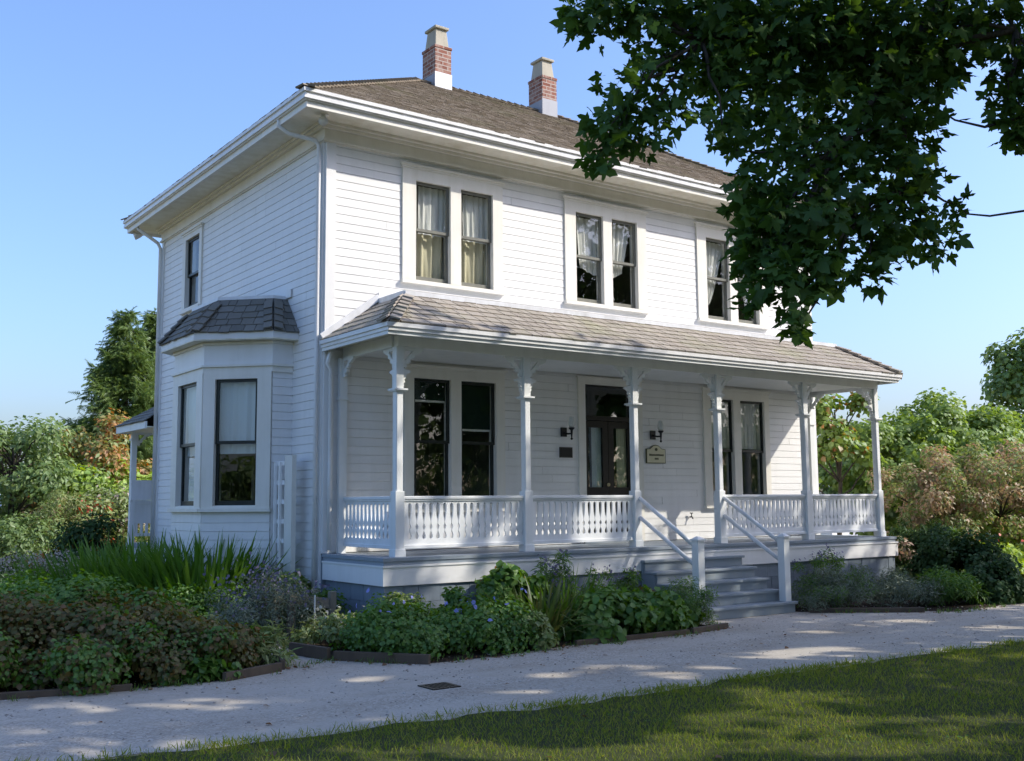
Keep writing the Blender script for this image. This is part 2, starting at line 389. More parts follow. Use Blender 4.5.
# ------------------------------------------------------------------ leaves
def unit(a): return a / (np.linalg.norm(a, axis=-1, keepdims=True) + 1e-9)
TPL = {}
TPL['oval'] = (np.array([(0, 0, 0), (.27, .42, .07), (0, 1, -.1), (-.27, .42, .07)], float), [(0, 1, 2), (0, 2, 3)])
TPL['broad'] = (np.array([(0, 0, 0), (.36, .2, .05), (.42, .55, .08), (0, 1, -.12), (-.42, .55, .08), (-.36, .2, .05), (0, .5, 0)], float), [(0, 1, 6), (1, 2, 6), (2, 3, 6), (3, 4, 6), (4, 5, 6), (5, 0, 6)])
TPL['pebble'] = (np.array([(.5, 0, .1), (0, .45, .1), (-.5, .05, .1), (0, -.5, .1), (.05, 0, .42), (.3, .3, .3), (-.3, -.25, .32)], float), [(0, 1, 5), (0, 5, 4), (1, 4, 5), (1, 2, 4), (2, 6, 4), (2, 3, 6), (3, 4, 6), (3, 0, 4)])
TPL['thin'] = (np.array([(0, 0, 0), (.1, .4, .03), (0, 1, -.08), (-.1, .4, .03)], float), [(0, 1, 2), (0, 2, 3)])
def _maple():
    tip = [(-128, .42), (-104, .30), (-88, .55), (-62, .70), (-48, .40), (-30, .66), (-18, .72), (0, 1.0)]
    pts = [(0, 0, 0.0)]
    out = [(-150, .18)] + [(-125, .50), (-100, .34), (-84, .62), (-66, .80), (-52, .62), (-44, .42), (-28, .62), (-14, .74), (0, 1.0)]
    full = out + [(-a, r) for a, r in reversed(out[:-1])]
    P = []
    for a, r in full:
        x, y = r * math.sin(math.radians(a)), r * math.cos(math.radians(a))
        P.append((x * 0.75, y * 0.75 + 0.18, 0.05 * math.cos(6 * math.radians(a)) - 0.22 * r * r))
    v = np.array([(0, 0.18, 0)] + P + [(-.012, -.25, 0.05), (.012, -.25, 0.05), (0, .2, 0)], float)
    n = len(P)
    f = [(0, i, i + 1) for i in range(1, n)] + [(n + 1, n + 2, n + 3)]
    return v, f
TPL['maple'] = _maple()
def _spray():
    v, f = [], []
    for i in range(7):
        y = i * 0.15
        for s in (-1, 1):
            l = 0.34 * (1 - i / 8.5)
            b = len(v); v += [(0, y, 0), (s * l, y + 0.22, -0.05 - .02 * i), (s * 0.03, y + 0.13, 0.01)]; f.append((b, b + 1, b + 2))
    b = len(v); v += [(-.05, 0, 0), (.05, 0, 0), (0, 1.12, -.14)]; f.append((b, b + 1, b + 2))
    return np.array(v, float), f
TPL['spray'] = _spray()
def _blade(bend, w=0.022, segs=4):
    v, f = [], []
    for i in range(segs + 1):
        s = i / segs
        an = bend * s * s
        y = s * (1 - 0.25 * abs(bend) * s * s); z = -bend * 0.5 * s ** 2.2
        ww = w * (1 - s ** 2.5) + 0.001
        v += [(-ww, y, z + 0.004), (ww, y, z + 0.004)]
        if i: f.append((2 * i - 2, 2 * i - 1, 2 * i + 1, 2 * i))
    return np.array(v, float), f
for i, b_ in enumerate((0.1, 0.45, 0.9, 1.3)): TPL['blade%d' % i] = _blade(b_)
for i, b_ in enumerate((0.15, 0.5, 0.9)): TPL['grass%d' % i] = _blade(b_, 0.045, 2)

def leaf_mesh(name, items, parent=None):
    """items: list of (template, P, Y, Nn, S, material) -> one mesh object"""
    V, L, ST, MI, base, lo = [], [], [], [], 0, 0
    mats = []
    for tpl, P, Y, Nn, Sz, m in items:
        if len(P) == 0: continue
        tv, tf = TPL[tpl]
        Y = unit(Y); X = unit(np.cross(Y, Nn)); Nn = np.cross(X, Y)
        A = P[:, None, :] + Sz[:, None, None] * (tv[None, :, 0:1] * X[:, None, :] + tv[None, :, 1:2] * Y[:, None, :] + tv[None, :, 2:3] * Nn[:, None, :])
        V.append(A.reshape(-1, 3))
        flat = np.array([i for f in tf for i in f]); sizes = np.array([len(f) for f in tf])
        n, k = len(P), len(tv)
        L.append((np.arange(n)[:, None] * k + flat[None, :] + base).ravel())
        ss = np.tile(sizes, n); st = np.concatenate(([0], np.cumsum(ss)[:-1])) + lo
        ST.append(st); lo += len(flat) * n; base += n * k
        if m not in mats: mats.append(m)
        MI.append(np.full(n * len(tf), mats.index(m), dtype=np.int32))
    V = np.concatenate(V).astype(np.float32); L = np.concatenate(L).astype(np.int32); ST = np.concatenate(ST).astype(np.int32); MI = np.concatenate(MI)
    me = bpy.data.meshes.new(name)
    me.vertices.add(len(V)); me.vertices.foreach_set('co', V.ravel())
    me.loops.add(len(L)); me.loops.foreach_set('vertex_index', L)
    me.polygons.add(len(ST)); me.polygons.foreach_set('loop_start', ST)
    for m in mats: me.materials.append(MAT[m])
    me.polygons.foreach_set('material_index', MI)
    me.update(calc_edges=True)
    o = bpy.data.objects.new(name, me); COL.objects.link(o)
    if parent is not None:
        o.parent = parent; o.matrix_parent_inverse = Matrix.Translation(-parent_loc(parent))
    return o
def clump_points(rng, centers, radii, n, flat=0.8):
    """leaf positions in clumps; returns P, outward normals"""
    w_ = radii ** 2; idx = rng.choice(len(centers), n, p=w_ / w_.sum())
    d = unit(rng.normal(size=(n, 3)))
    r = rng.random(n) ** 0.45
    off = d * r[:, None] * radii[idx][:, None]; off[:, 2] *= flat
    return centers[idx] + off, d
def orient(rng, d, droop=0.3, upb=0.4, jit=0.42):
    nn = unit(d * 0.85 + np.array([0, 0, upb]) + rng.normal(size=d.shape) * jit)
    y = d + np.array([0, 0, -droop]) + rng.normal(size=d.shape) * 0.5
    y = y - nn * np.sum(y * nn, axis=1, keepdims=True)
    return unit(y), nn
def mound(rng, c, rx, ry, h, n, size, tpl='oval', m='herb', k=26, cl=0.33, droop=0.3, z0=0.0, extra=(), under=True):
    """a low leafy mass: clumps spread over half an ellipsoid"""
    th = rng.random(k) * 2 * math.pi; zz = rng.random(k) ** 0.8
    rr = np.maximum(0, 1 - zz ** 3) ** 0.4 * np.where(rng.random(k) < .75, .72 + .28 * rng.random(k), rng.random(k))
    lump = 0.72 + 0.42 * rng.random(k)
    C = np.stack([c[0] + rx * rr * np.cos(th) * lump, c[1] + ry * rr * np.sin(th) * lump, z0 + h * (0.12 + 0.72 * zz * lump)], 1)
    R = cl * min(rx, ry, h * 1.4) * (0.7 + 0.6 * rng.random(k))
    P, d = clump_points(rng, C, R, n)
    ctr = np.array([c[0], c[1], z0])
    d = unit(d * 0.7 + unit((P - ctr) / np.array([rx, ry, h])) * 0.8)
    keep = P[:, 2] > z0 + 0.015; P, d = P[keep], d[keep]
    y, nn = orient(rng, d, droop)
    s = size * (0.6 + 0.7 * rng.random(len(P)))
    return (tpl, P, y, nn, s, m), C, R
def stems_mesh(c, C, parent, name='stem', z0=0.0, r=0.006, m='stem', spread=0.35, keep=14):
    b = MB()
    for q in C[:keep]:
        a = np.array([c[0] + (q[0] - c[0]) * spread, c[1] + (q[1] - c[1]) * spread, z0])
        mid = (a + q) / 2 + np.array([0, 0, 0.06])
        b.tube([a, mid, q], [r, r * 0.8, r * 0.4], m, 5)
    return b.build(name, parent)
def shrub(name, label, cat, c, rx, ry, h, n, size, tpl, m, seed, group=None, k=26, cl=0.33, droop=0.3, flowers=None, z0=0.0, second=None, stem_r=0.006):
    rng = np.random.default_rng(seed)
    t = thing(name, (c[0], c[1], z0), label, cat, group)
    it, C, R = mound(rng, c, rx, ry, h, n, size, tpl, m, k, cl, droop, z0)
    items = [it]
    if second:
        m2, n2 = second
        sub = rng.choice(len(C), max(2, len(C) // 3), replace=False)
        P, d = clump_points(rng, C[sub], R[sub] * 1.05, n2)
        kp = P[:, 2] > z0 + .02; P, d = P[kp], d[kp]
        y, nn = orient(rng, d, droop)
        items.append((tpl, P, y, nn, size * (0.6 + 0.6 * rng.random(len(P))), m2))
    leaf_mesh('foliage', items, t)
    stems_mesh(c, C, t, z0=z0, r=stem_r)
    if flowers:
        fm, fn, fs = flowers
        top = C[np.argsort(-C[:, 2])[:max(4, k * 2 // 3)]]
        P = top[rng.integers(0, len(top), fn)] + rng.normal(size=(fn, 3)) * np.array([R.mean() * .6, R.mean() * .6, R.mean() * .35]) + np.array([0, 0, R.mean() * 0.75])
        y = unit(rng.normal(size=(fn, 3)) + np.array([0, -.2, .6])); nn = unit(rng.normal(size=(fn, 3)) + np.array([-.3, -.5, .8]))
        leaf_mesh('blossom', [('broad', P, y, nn, fs * (0.7 + 0.6 * rng.random(fn)), fm)], t)
    return t
def blade_clump(name, label, cat, c, r, h, n, m, seed, group=None, z0=0.0, lean=0.55, flowers=None, width=1.0):
    rng = np.random.default_rng(seed)
    t = thing(name, (c[0], c[1], z0), label, cat, group)
    items = []
    for i in range(4):
        k = n // 4
        a = rng.random(k) * 2 * math.pi; q = np.sqrt(rng.random(k)) * r
        P = np.stack([c[0] + q * np.cos(a), c[1] + q * np.sin(a), np.full(k, z0)], 1)
        out = np.stack([np.cos(a), np.sin(a), np.zeros(k)], 1)
        tilt = lean * (0.15 + q / r) * (0.5 + 0.8 * rng.random(k))
        Y = unit(out * tilt[:, None] + np.array([0, 0, 1.0]) + rng.normal(size=(k, 3)) * 0.13)
        Nn = unit(-out * 1.0 + np.array([0, 0, .35]) + rng.normal(size=(k, 3)) * 0.3)
        # bend outwards: template normal points away from the bend
        items.append(('blade%d' % i, P, Y, -Nn * -1.0, h * (0.55 + 0.5 * rng.random(k)) * (1.12 if i < 2 else 1.0), m))
    leaf_mesh('blades', items, t)
    if flowers:
        fm, fn, fs = flowers
        a = rng.random(fn) * 2 * math.pi; q = np.sqrt(rng.random(fn)) * r * 1.2
        P = np.stack([c[0] + q * np.cos(a), c[1] + q * np.sin(a), z0 + h * (0.75 + 0.4 * rng.random(fn))], 1)
        b = MB()
        for p in P: b.tube([(c[0] + (p[0] - c[0]) * .4, c[1] + (p[1] - c[1]) * .4, z0), p], [0.005, 0.003], 'stem', 4)
        b.build('stem', t)
        PP = np.repeat(P, 6, 0) + rng.normal(size=(fn * 6, 3)) * np.array([.02, .02, .05])
        leaf_mesh('blossom', [('oval', PP, unit(rng.normal(size=PP.shape)), unit(rng.normal(size=PP.shape)), fs * (0.7 + .6 * rng.random(len(PP))), fm)], t)
    return t
def limb(b, rng, a, e, r0, r1, wob=0.08, m='bark', sides=7, segs=6):
    a, e = np.array(a, float), np.array(e, float); L_ = np.linalg.norm(e - a)
    pts = []
    for i in range(segs + 1):
        s = i / segs
        p = a + (e - a) * s + np.array([0, 0, 1]) * math.sin(math.pi * s) * L_ * 0.06
        if 0 < i < segs: p = p + rng.normal(size=3) * wob * L_ / segs
        pts.append(p)
    b.tube(pts, [r0 + (r1 - r0) * (i / segs) ** 0.8 for i in range(segs + 1)], m, sides)
    return pts
def tree(name, label, cat, base, height, crown_c, crown_r, n, size, tpl, m, seed, k=40, cl=0.28, group=None, trunk_r=0.16, droop=0.35, second=None, hollow=0.45, clumps=None, flat=0.8, keepfn=None):
    """trunk with limbs reaching the clumps of an uneven crown"""
    rng = np.random.default_rng(seed)
    t = thing(name, base, label, cat, group)
    cr = np.array(crown_r, float); cc = np.array(crown_c, float)
    if clumps is None:
        d = unit(rng.normal(size=(k, 3))); d[:, 2] = np.abs(d[:, 2]) * np.where(rng.random(k) < 0.7, 1, -0.8)
        rr = hollow + (1 - hollow) * rng.random(k) ** 0.6
        C = cc + d * rr[:, None] * cr * (0.8 + 0.35 * rng.random((k, 1)))
        R = cl * cr.mean() * (0.6 + 0.8 * rng.random(k))
    else: C, R = clumps
    P, d = clump_points(rng, C, R, n, flat)
    d = unit(d + unit((P - cc) / cr) * 0.6)
    kp = P[:, 2] > 0.1
    if keepfn is not None: kp &= keepfn(P)
    P, d = P[kp], d[kp]
    y, nn = orient(rng, d, droop)
    s = size * (0.65 + 0.7 * rng.random(len(P)))
    items = [(tpl, P, y, nn, s, m)]
    if second:
        m2, fr_ = second
        cut = rng.random(len(P)) < fr_
        # whole clumps turn colour together
        sel = rng.random(len(C)) < fr_
        idx = np.argmin(((P[:, None, :] - C[None]) ** 2).sum(2), 1) if len(P) * len(C) < 4e6 else rng.integers(0, len(C), len(P))
        cut = (rng.random(len(P)) < 0.12) | sel[idx] & (rng.random(len(P)) < 0.7)
        items = [(tpl, P[~cut], y[~cut], nn[~cut], s[~cut], m), (tpl, P[cut], y[cut], nn[cut], s[cut], m2)]
    leaf_mesh('crown', items, t)
    b = MB()
    top = np.array([cc[0], cc[1], base[2] + height * 0.8])
    tp = limb(b, rng, base, top, trunk_r, trunk_r * 0.25, 0.06, segs=8)
    for i in range(min(len(C), 26)):
        s0 = tp[int(np.clip((C[i][2] - base[2]) / height * 7, 2, 7))]
        limb(b, rng, s0, C[i], trunk_r * 0.32, 0.012, 0.1, sides=5)
    b.build('trunk', t, smooth=True)
    return t

# ------------------------------------------------------------------ setting: ground, gravel path, garden soil
def sheet(name, pts, z, m, kind='structure'):
    b = MB(); b.poly([(x, y, z) for x, y in pts], [tuple(range(len(pts)))], m)
    return tag(b.build(name), kind=kind)
def ragged(pts, seed, amp=0.06, step=0.25):
    rng = np.random.default_rng(seed); out = []
    for (x0, y0), (x1, y1) in zip(pts, pts[1:] + pts[:1]):
        n = max(1, min(80, int(math.hypot(x1 - x0, y1 - y0) / step)))
        for i in range(n):
            s = i / n; out.append((x0 + (x1 - x0) * s + rng.normal() * amp, y0 + (y1 - y0) * s + rng.normal() * amp))
    return out
sheet('ground', [(-300, -300), (400, -300), (400, 400), (-300, 400)], 0.0, 'ground')
GRAVEL = [(-30, -4.7), (-12, -5.0), (-6, -5.4), (-4.2, -5.62), (-2.66, -5.85), (-1.6, -5.85), (-0.8, -6.02), (0.5, -6.05), (2.2, -6.1), (5.5, -6.32), (12, -6.9), (30, -8.0),
          (34, 4.0), (20, 1.0), (13.2, -1.2), (11.2, -2.2), (10.0, -2.0), (8.5, -1.7), (6.5, -1.5), (3.8, -1.5), (1, -1.3), (-1.3, -0.9), (-3, -1.5), (-8, -1.6), (-30, -1.0)]
sheet('lawn', [(-30, -30), (14, -30), (26, -7), (12, -6.5), (5, -6), (-30, -4.6)], 0.002, 'lawn')
sheet('gravel_path', ragged(GRAVEL, 3, 0.05), 0.004, 'gravel')
BED1 = [(-8, -1.4), (-7.4, -2.3), (-4.6, -2.8), (-3.4, -3.1), (-2.4, -3.15), (-1.8, -2.9), (-1.52, -2.3), (-1.4, -1.2), (-0.7, -0.4), (-0.1, 0.0), (-0.1, 7.0), (-2, 12), (-7, 11)]
BED2 = [(-1.25, -2.0), (-1.15, -2.6), (-0.5, -3.45), (0.35, -3.55), (2.0, -3.2), (3.3, -3.3), (3.98, -3.2), (4.02, -2.75), (4.0, -1.6), (0.0, -1.6), (-0.05, -0.3), (-0.8, -0.6)]
BED3 = [(6.2, -2.65), (6.8, -3.05), (7.4, -3.55), (7.95, -4.0), (9.1, -3.95), (10.6, -3.4), (11.3, -2.4), (11.4, -0.5), (10.2, 0), (10.1, -1.6), (6.15, -1.6)]
for pts, s in ((BED1, 5), (BED2, 6), (BED3, 7)): sheet('garden_soil', ragged(pts, s, 0.025, 0.3), 0.008, 'soil')

# ------------------------------------------------------------------ the farmhouse
L, B = 10.054, 6.83
ZF, ZE = 6.514, 6.93
house = thing('farmhouse', (0, 0, 0), 'white clapboard two storey farmhouse with hip roof and long front porch', 'house')
FRONT = Frame((0, 0, 0), (1, 0, 0), (0, -1, 0))
LEFT = Frame((0, 0, 0), (0, 1, 0), (-1, 0, 0))
RIGHT = Frame((L, 0, 0), (0, 1, 0), (1, 0, 0))
BACK = Frame((0, B, 0), (1, 0, 0), (0, 1, 0))
EXPO = 0.1166
def siding(b, fr, u0, u1, z0, z1, openings=(), m='siding', top=0.004, bot=0.009):
    z = z0; gap = .0045; rj = np.random.default_rng(int(abs(u1 * 100)) + 7)
    while z < z1 - 1e-4:
        zt = min(z + EXPO, z1)
        cuts = sorted({z, z + gap, zt} | {q for o in openings for q in o[2:4] if z < q < zt})
        ends = list(np.cumsum(rj.uniform(2.2, 4.9, 12)) + u0 - rj.uniform(0, 2.2))
        nf = lambda q: bot + (top - bot) * (q - z) / EXPO
        for a, c in zip(cuts, cuts[1:]):
            mid = (a + c) / 2
            iv = [(u0, u1)]
            for o in openings:
                if o[2] <= mid <= o[3]:
                    iv = [s for i in iv for s in ((i[0], min(i[1], o[0])), (max(i[0], o[1]), i[1])) if s[1] - s[0] > 1e-4]
            iv = [s for i in iv for s in zip([i[0]] + [x_ + .0012 for x_ in ends if i[0] + .1 < x_ < i[1] - .1], [x_ - .0012 for x_ in ends if i[0] + .1 < x_ < i[1] - .1] + [i[1]])]
            for p, q in iv:
                if mid < z + gap:      # shadow groove between the courses
                    b.poly([fr.p(p, -.009, a), fr.p(q, -.009, a), fr.p(q, -.009, c), fr.p(p, -.009, c)], [(0, 1, 2, 3)], m)
                    if a == z: b.poly([fr.p(p, -.009, a), fr.p(q, -.009, a), fr.p(q, top, a), fr.p(p, top, a)], [(0, 1, 2, 3)], m)
                    continue
                b.poly([fr.p(p, nf(a), a), fr.p(q, nf(a), a), fr.p(q, nf(c), c), fr.p(p, nf(c), c)], [(0, 1, 2, 3)], m)
                if a == z + gap:
                    b.poly([fr.p(p, -.009, a), fr.p(q, -.009, a), fr.p(q, bot, a), fr.p(p, bot, a)], [(0, 1, 2, 3)], m)
        z = zt
def curtain_sheet(fr, u0, u1, z0, z1, n, m, parent, edge=None, seed=0, waves=6.0, amp=0.016, name='curtain', hem=None, shift=.12):
    """hanging cloth with folds; edge(s) -> (ua, ub) as fractions at height fraction s (0 bottom, 1 top)"""
    u0 += shift; u1 += shift
    rng = np.random.default_rng(seed); b = MB(); nu, nz = 40, 18; W = u1 - u0; ph = rng.random(4) * 6
    pts = []
    for j in range(nz + 1):
        s = j / nz
        ua, ub = edge(s) if edge else (0, 1)
        for i in range(nu + 1):
            t = i / nu
            k = amp * (math.sin(t * waves * 6.283 + ph[0] + 0.6 * math.sin(s * 3 + ph[1])) + 0.5 * math.sin(t * waves * 11 + ph[2]))
            zz = z0 + (z1 - z0) * s
            if hem and j < 6: zz += hem(t) * (1 - j / 6)
            pts.append(fr.p(u0 + W * (ua + (ub - ua) * t), n + k, zz))
    fs = [(j * (nu + 1) + i, j * (nu + 1) + i + 1, (j + 1) * (nu + 1) + i + 1, (j + 1) * (nu + 1) + i) for j in range(nz) for i in range(nu)]
    b.poly(pts, fs, m)
    return b.build(name, parent, smooth=True)
OPEN = {}
def window(fr, key, sashes, z0, z1, c0, c1, ztop, zbot, mid, casing='trim', sash='sash', head=True, n0=0.0, blinds=(), label=None, lowmat=None, sill_out=0.07, depth=0.16):
    """sash window pair: casing, sill, sashes and panes set back in the wall"""
    b = MB()
    OPEN.setdefault(key, []).extend([(u0, u1, z0, z1) for u0, u1 in sashes])
    nn = n0 + 0.034
    edges = [c0] + [q for s in sashes for q in s] + [c1]
    for i in range(0, len(edges), 2):
        if edges[i + 1] - edges[i] > 1e-3: b.fbox(fr, edges[i], edges[i + 1], n0 - .01, nn, z0, z1, casing)
    b.fbox(fr, c0, c1, n0 - .01, nn, z1, ztop, casing)
    b.fbox(fr, c0 - .02, c1 + .02, n0 - .01, nn + sill_out - 0.03, zbot + 0.0, zbot + 0.05, casing)
    if z0 - zbot - .05 > 1e-3: b.fbox(fr, c0, c1, n0 - .01, nn - 0.004, zbot + .05, z0, casing)
    if head:
        b.fbox(fr, c0 - .03, c1 + .03, n0 - .01, nn + .035, ztop, ztop + .028, casing)
        b.fbox(fr, c0 - .015, c1 + .015, n0 - .01, nn + .015, ztop - .03, ztop, casing)
    for u0, u1 in sashes:      # reveals
        b.fbox(fr, u0 - .014, u0, n0 - depth, n0 - .01, z0, z1, casing); b.fbox(fr, u1, u1 + .014, n0 - depth, n0 - .01, z0, z1, casing)
        b.fbox(fr, u0, u1, n0 - depth, n0 - .01, z1, z1 + .014, casing); b.fbox(fr, u0, u1, n0 - depth, n0 - .004, z0 - .014, z0 + .008, casing)
    wd = b.build('window', house)
    if label: wd['label'] = label
    fw = 0.042
    for u0, u1 in sashes:
        s = MB()
        for (za, zb, na, nb, mt, lowrail) in ((mid - .02, z1, n0 - .045, n0 - .012, sash, .04), (z0 + .008, mid + .018, n0 - .08, n0 - .047, lowmat or sash, .065)):
            s.fbox(fr, u0, u0 + fw, na, nb, za, zb, mt); s.fbox(fr, u1 - fw, u1, na, nb, za, zb, mt)
            s.fbox(fr, u0 + fw, u1 - fw, na, nb, zb - .04, zb, mt); s.fbox(fr, u0 + fw, u1 - fw, na, nb, za, za + lowrail, mt)
        s.build('sash', wd)
        g = MB()
        for za, zb, n in ((mid, z1 - .03, n0 - .03), (z0 + .05, mid, n0 - .065)):
            g.poly([fr.p(u0 + .03, n, za), fr.p(u1 - .03, n, za), fr.p(u1 - .03, n, zb), fr.p(u0 + .03, n, zb)], [(0, 1, 2, 3)], 'glass')
        g.build('glass', wd)
    return wd
ZU = (4.735, 6.18, 5.475)
UP_W = [((1.40, 1.985), (2.165, 2.735), 1.182, 2.913), ((4.335, 4.905), (5.09, 5.645), 4.114, 5.844), ((7.265, 7.84), (8.03, 8.59), 7.04, 8.80)]
ups = []
for (a, c, e0, e1), lb in zip(UP_W, ('upstairs window pair hung with full length cream curtains', 'upstairs window pair with white curtains tucked up at mid height', 'upstairs window pair partly behind the overhanging branch')):
    ups.append(window(FRONT, 'F', [a, c], ZU[0], ZU[1], e0, e1, 6.375, 4.67, ZU[2], sash='sash_grey', lowmat='sash_grey', label=lb))
NC = -0.14
# first pair: straight full curtains, white above and cream below
for k, (u0, u1) in enumerate(UP_W[0][:2]):
    curtain_sheet(FRONT, u0 + .02, u0 + (u1 - u0) * (0.98 if k == 0 else .86), ZU[2] - .02, ZU[1] - .02, NC, 'curtain', ups[0], seed=k, waves=5, amp=.014)
    curtain_sheet(FRONT, u0 + .02, u0 + (u1 - u0) * (0.80 if k == 0 else .80), ZU[0], ZU[2] + .0, NC - .03, 'curtain_cream', ups[0], seed=9 + k, waves=3, amp=.02)
# second pair: gathered up and bagging below the meeting rail
hemf = lambda t: 0.10 * abs(t - .45) ** 1.3 * 2
for k, (u0, u1) in enumerate(UP_W[1][:2]):
    ed = (lambda s: (0.0 + .10 * (1 - s), 0.97)) if k == 0 else (lambda s: (0.0, 0.42 + 0.44 * min(1, max(0, s - .08)) ** 1.1))
    curtain_sheet(FRONT, u0 + .01, u1 - .01, 5.22, ZU[1] - .03, NC, 'curtain', ups[1], edge=ed, seed=20 + k, waves=4, amp=.016, hem=(lambda t: .14 * (1 - t) ** 2) if k == 0 else (lambda t: .12 * t))
for k, (u0, u1) in enumerate(UP_W[2][:2]):
    ed = (lambda s: (0.0, 0.12 + 0.72 * s ** 0.8)) if k == 0 else (lambda s: (0.55 - .5 * s ** .7, 1.0))
    curtain_sheet(FRONT, u0 + .01, u1 - .01, 5.02, ZU[1] - .03, NC, 'curtain', ups[2], edge=ed, seed=30 + k, waves=4, amp=.016)
ZL = (1.575, 3.34, 2.455)
lw1 = window(FRONT, 'F', [(1.375, 1.985), (2.16, 2.77)], *ZL[:2], 1.222, 2.925, 3.50, 1.47, ZL[2], label='downstairs window pair with dark green blinds half drawn')
lw2 = window(FRONT, 'F', [(7.26, 7.82), (8.0, 8.62)], *ZL[:2], 7.08, 8.75, 3.50, 1.47, ZL[2], label='downstairs window pair with thin lace in the upper sashes')
for (u0, u1, zb) in ((1.385, 1.975, 3.05), (2.17, 2.76, 2.66)):
    q = MB(); q.fbox(FRONT, u0, u1, -.125, -.12, zb, 3.33, 'blind'); q.fbox(FRONT, u0, u1, -.13, -.115, zb - .03, zb, 'trim'); q.build('blind', lw1)
for k, (u0, u1) in enumerate(((7.26, 7.82), (8.0, 8.62))):
    curtain_sheet(FRONT, u0 + .05, u1 - .02, 2.50, 3.32, NC, 'curtain', lw2, seed=40 + k, waves=5, amp=.012, edge=lambda s: (0.0, 0.8))
lwin = window(LEFT, 'L', [(4.81, 5.50)], 5.02, 6.24, 4.69, 5.66, 6.36, 4.93, 5.60, label='single upstairs side window above the bay')
# door
OPEN['F'].append((4.47, 5.53, 0.97, 3.43))
b = MB()
b.fbox(FRONT, 4.33, 4.47, -.01, .034, .958, 3.43, 'trim'); b.fbox(FRONT, 5.53, 5.67, -.01, .034, .958, 3.43, 'trim'); b.fbox(FRONT, 4.33, 5.67, -.01, .034, 3.43, 3.53, 'trim')
b.fbox(FRONT, 4.30, 5.70, -.01, .06, 3.53, 3.55, 'trim')
b.fbox(FRONT, 4.456, 4.47, -.16, -.01, .97, 3.43, 'door'); b.fbox(FRONT, 5.53, 5.544, -.16, -.01, .97, 3.43, 'door'); b.fbox(FRONT, 4.47, 5.53, -.16, -.01, 2.87, 2.94, 'door'); b.fbox(FRONT, 4.47, 5.53, -.16, -.01, 3.415, 3.43, 'door')
b.fbox(FRONT, 4.40, 5.60, -.14, .05, .957, .985, 'deck')
door = b.build('front_door', house); door['label'] = 'dark double front door with glazed leaves and transom light'
for u0, u1 in ((4.475, 4.995), (5.005, 5.525)):
    q = MB(); n0, n1 = -.10, -.055
    q.fbox(FRONT, u0, u0 + .11, n0, n1, .99, 2.865, 'door'); q.fbox(FRONT, u1 - .11, u1, n0, n1, .99, 2.865, 'door')
    for za, zb in ((.99, 1.2), (1.66, 1.82), (2.76, 2.865)): q.fbox(FRONT, u0 + .11, u1 - .11, n0, n1, za, zb, 'door')
    q.fbox(FRONT, u0 + .11, u1 - .11, n0 + .012, n1 - .018, 1.2, 1.66, 'door'); q.fbox(FRONT, u0 + .15, u1 - .15, n1 - .018, n1 - .006, 1.26, 1.60, 'door')
    q.build('door_leaf', door)
    g = MB(); g.fbox(FRONT, u0 + .11, u1 - .11, -.082, -.076, 1.82, 2.76, 'glass'); g.build('door_glass', door)
    curtain_sheet(FRONT, u0 + .11, u1 - .11, 1.80, 2.78, -.125, 'shade_white' if u0 < 4.9 else 'curtain_cream', door, seed=int(u0 * 10), waves=3, amp=.006, name='door_curtain')
g = MB(); g.fbox(FRONT, 4.47, 5.53, -.09, -.085, 2.94, 3.415, 'glass'); g.build('transom_glass', door)
q = MB(); q.lathe((4.985, .045, 1.86), [(.002, -.03), (.022, -.022), (.03, 0), (.022, .022), (.002, .03)], 'brass', 12); q.build('door_knob', door, True)
# walls
q = MB(); siding(q, FRONT, .145, L - .145, .96, 6.47, OPEN['F']); q.build('wall', house)['label'] = 'sunlit front clapboard wall'
BAYO = [(.97, 3.61, .3, 3.90)]
q = MB(); siding(q, LEFT, .10, B - .10, .30, 6.47, OPEN['L'] + BAYO); q.build('wall', house)['label'] = 'shaded clapboard side wall'
q = MB(); siding(q, RIGHT, .12, B - .12, .30, 6.47); q.build('wall', house)
q = MB(); siding(q, BACK, .12, L - .12, .30, 6.47); q.build('wall', house)
for fr, u0, u1, zb in ((FRONT, 0, .145, .958), (FRONT, L - .145, L, .958), (LEFT, .0, .10, .3), (LEFT, B - .10, B, .3), (RIGHT, 0, .12, .3), (RIGHT, B - .12, B, .3), (BACK, 0, .12, .3), (BACK, L - .12, L, .3)):
    q = MB(); q.fbox(fr, u0, u1, 0.0, .03, zb, 6.49, 'siding'); q.build('corner_board', house)
q = MB()
q.fbox(FRONT, 0.0, L, -.02, .018, 0, .94, 'skirt'); q.fbox(LEFT, .05, B, -.02, .02, 0, .295, 'skirt'); q.fbox(RIGHT, .05, B, -.02, .02, 0, .295, 'skirt'); q.fbox(BACK, .1, L - .1, -.02, .02, 0, .295, 'skirt')
q.build('foundation', house)
# rooms behind the glass
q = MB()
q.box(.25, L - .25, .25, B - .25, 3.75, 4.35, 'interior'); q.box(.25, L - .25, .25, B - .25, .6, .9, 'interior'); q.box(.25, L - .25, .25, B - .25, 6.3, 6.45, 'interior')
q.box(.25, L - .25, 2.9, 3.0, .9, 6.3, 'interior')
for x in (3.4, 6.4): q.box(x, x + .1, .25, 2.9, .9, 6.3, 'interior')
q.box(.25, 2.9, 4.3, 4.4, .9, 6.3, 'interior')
q.build('interior_partition', house)

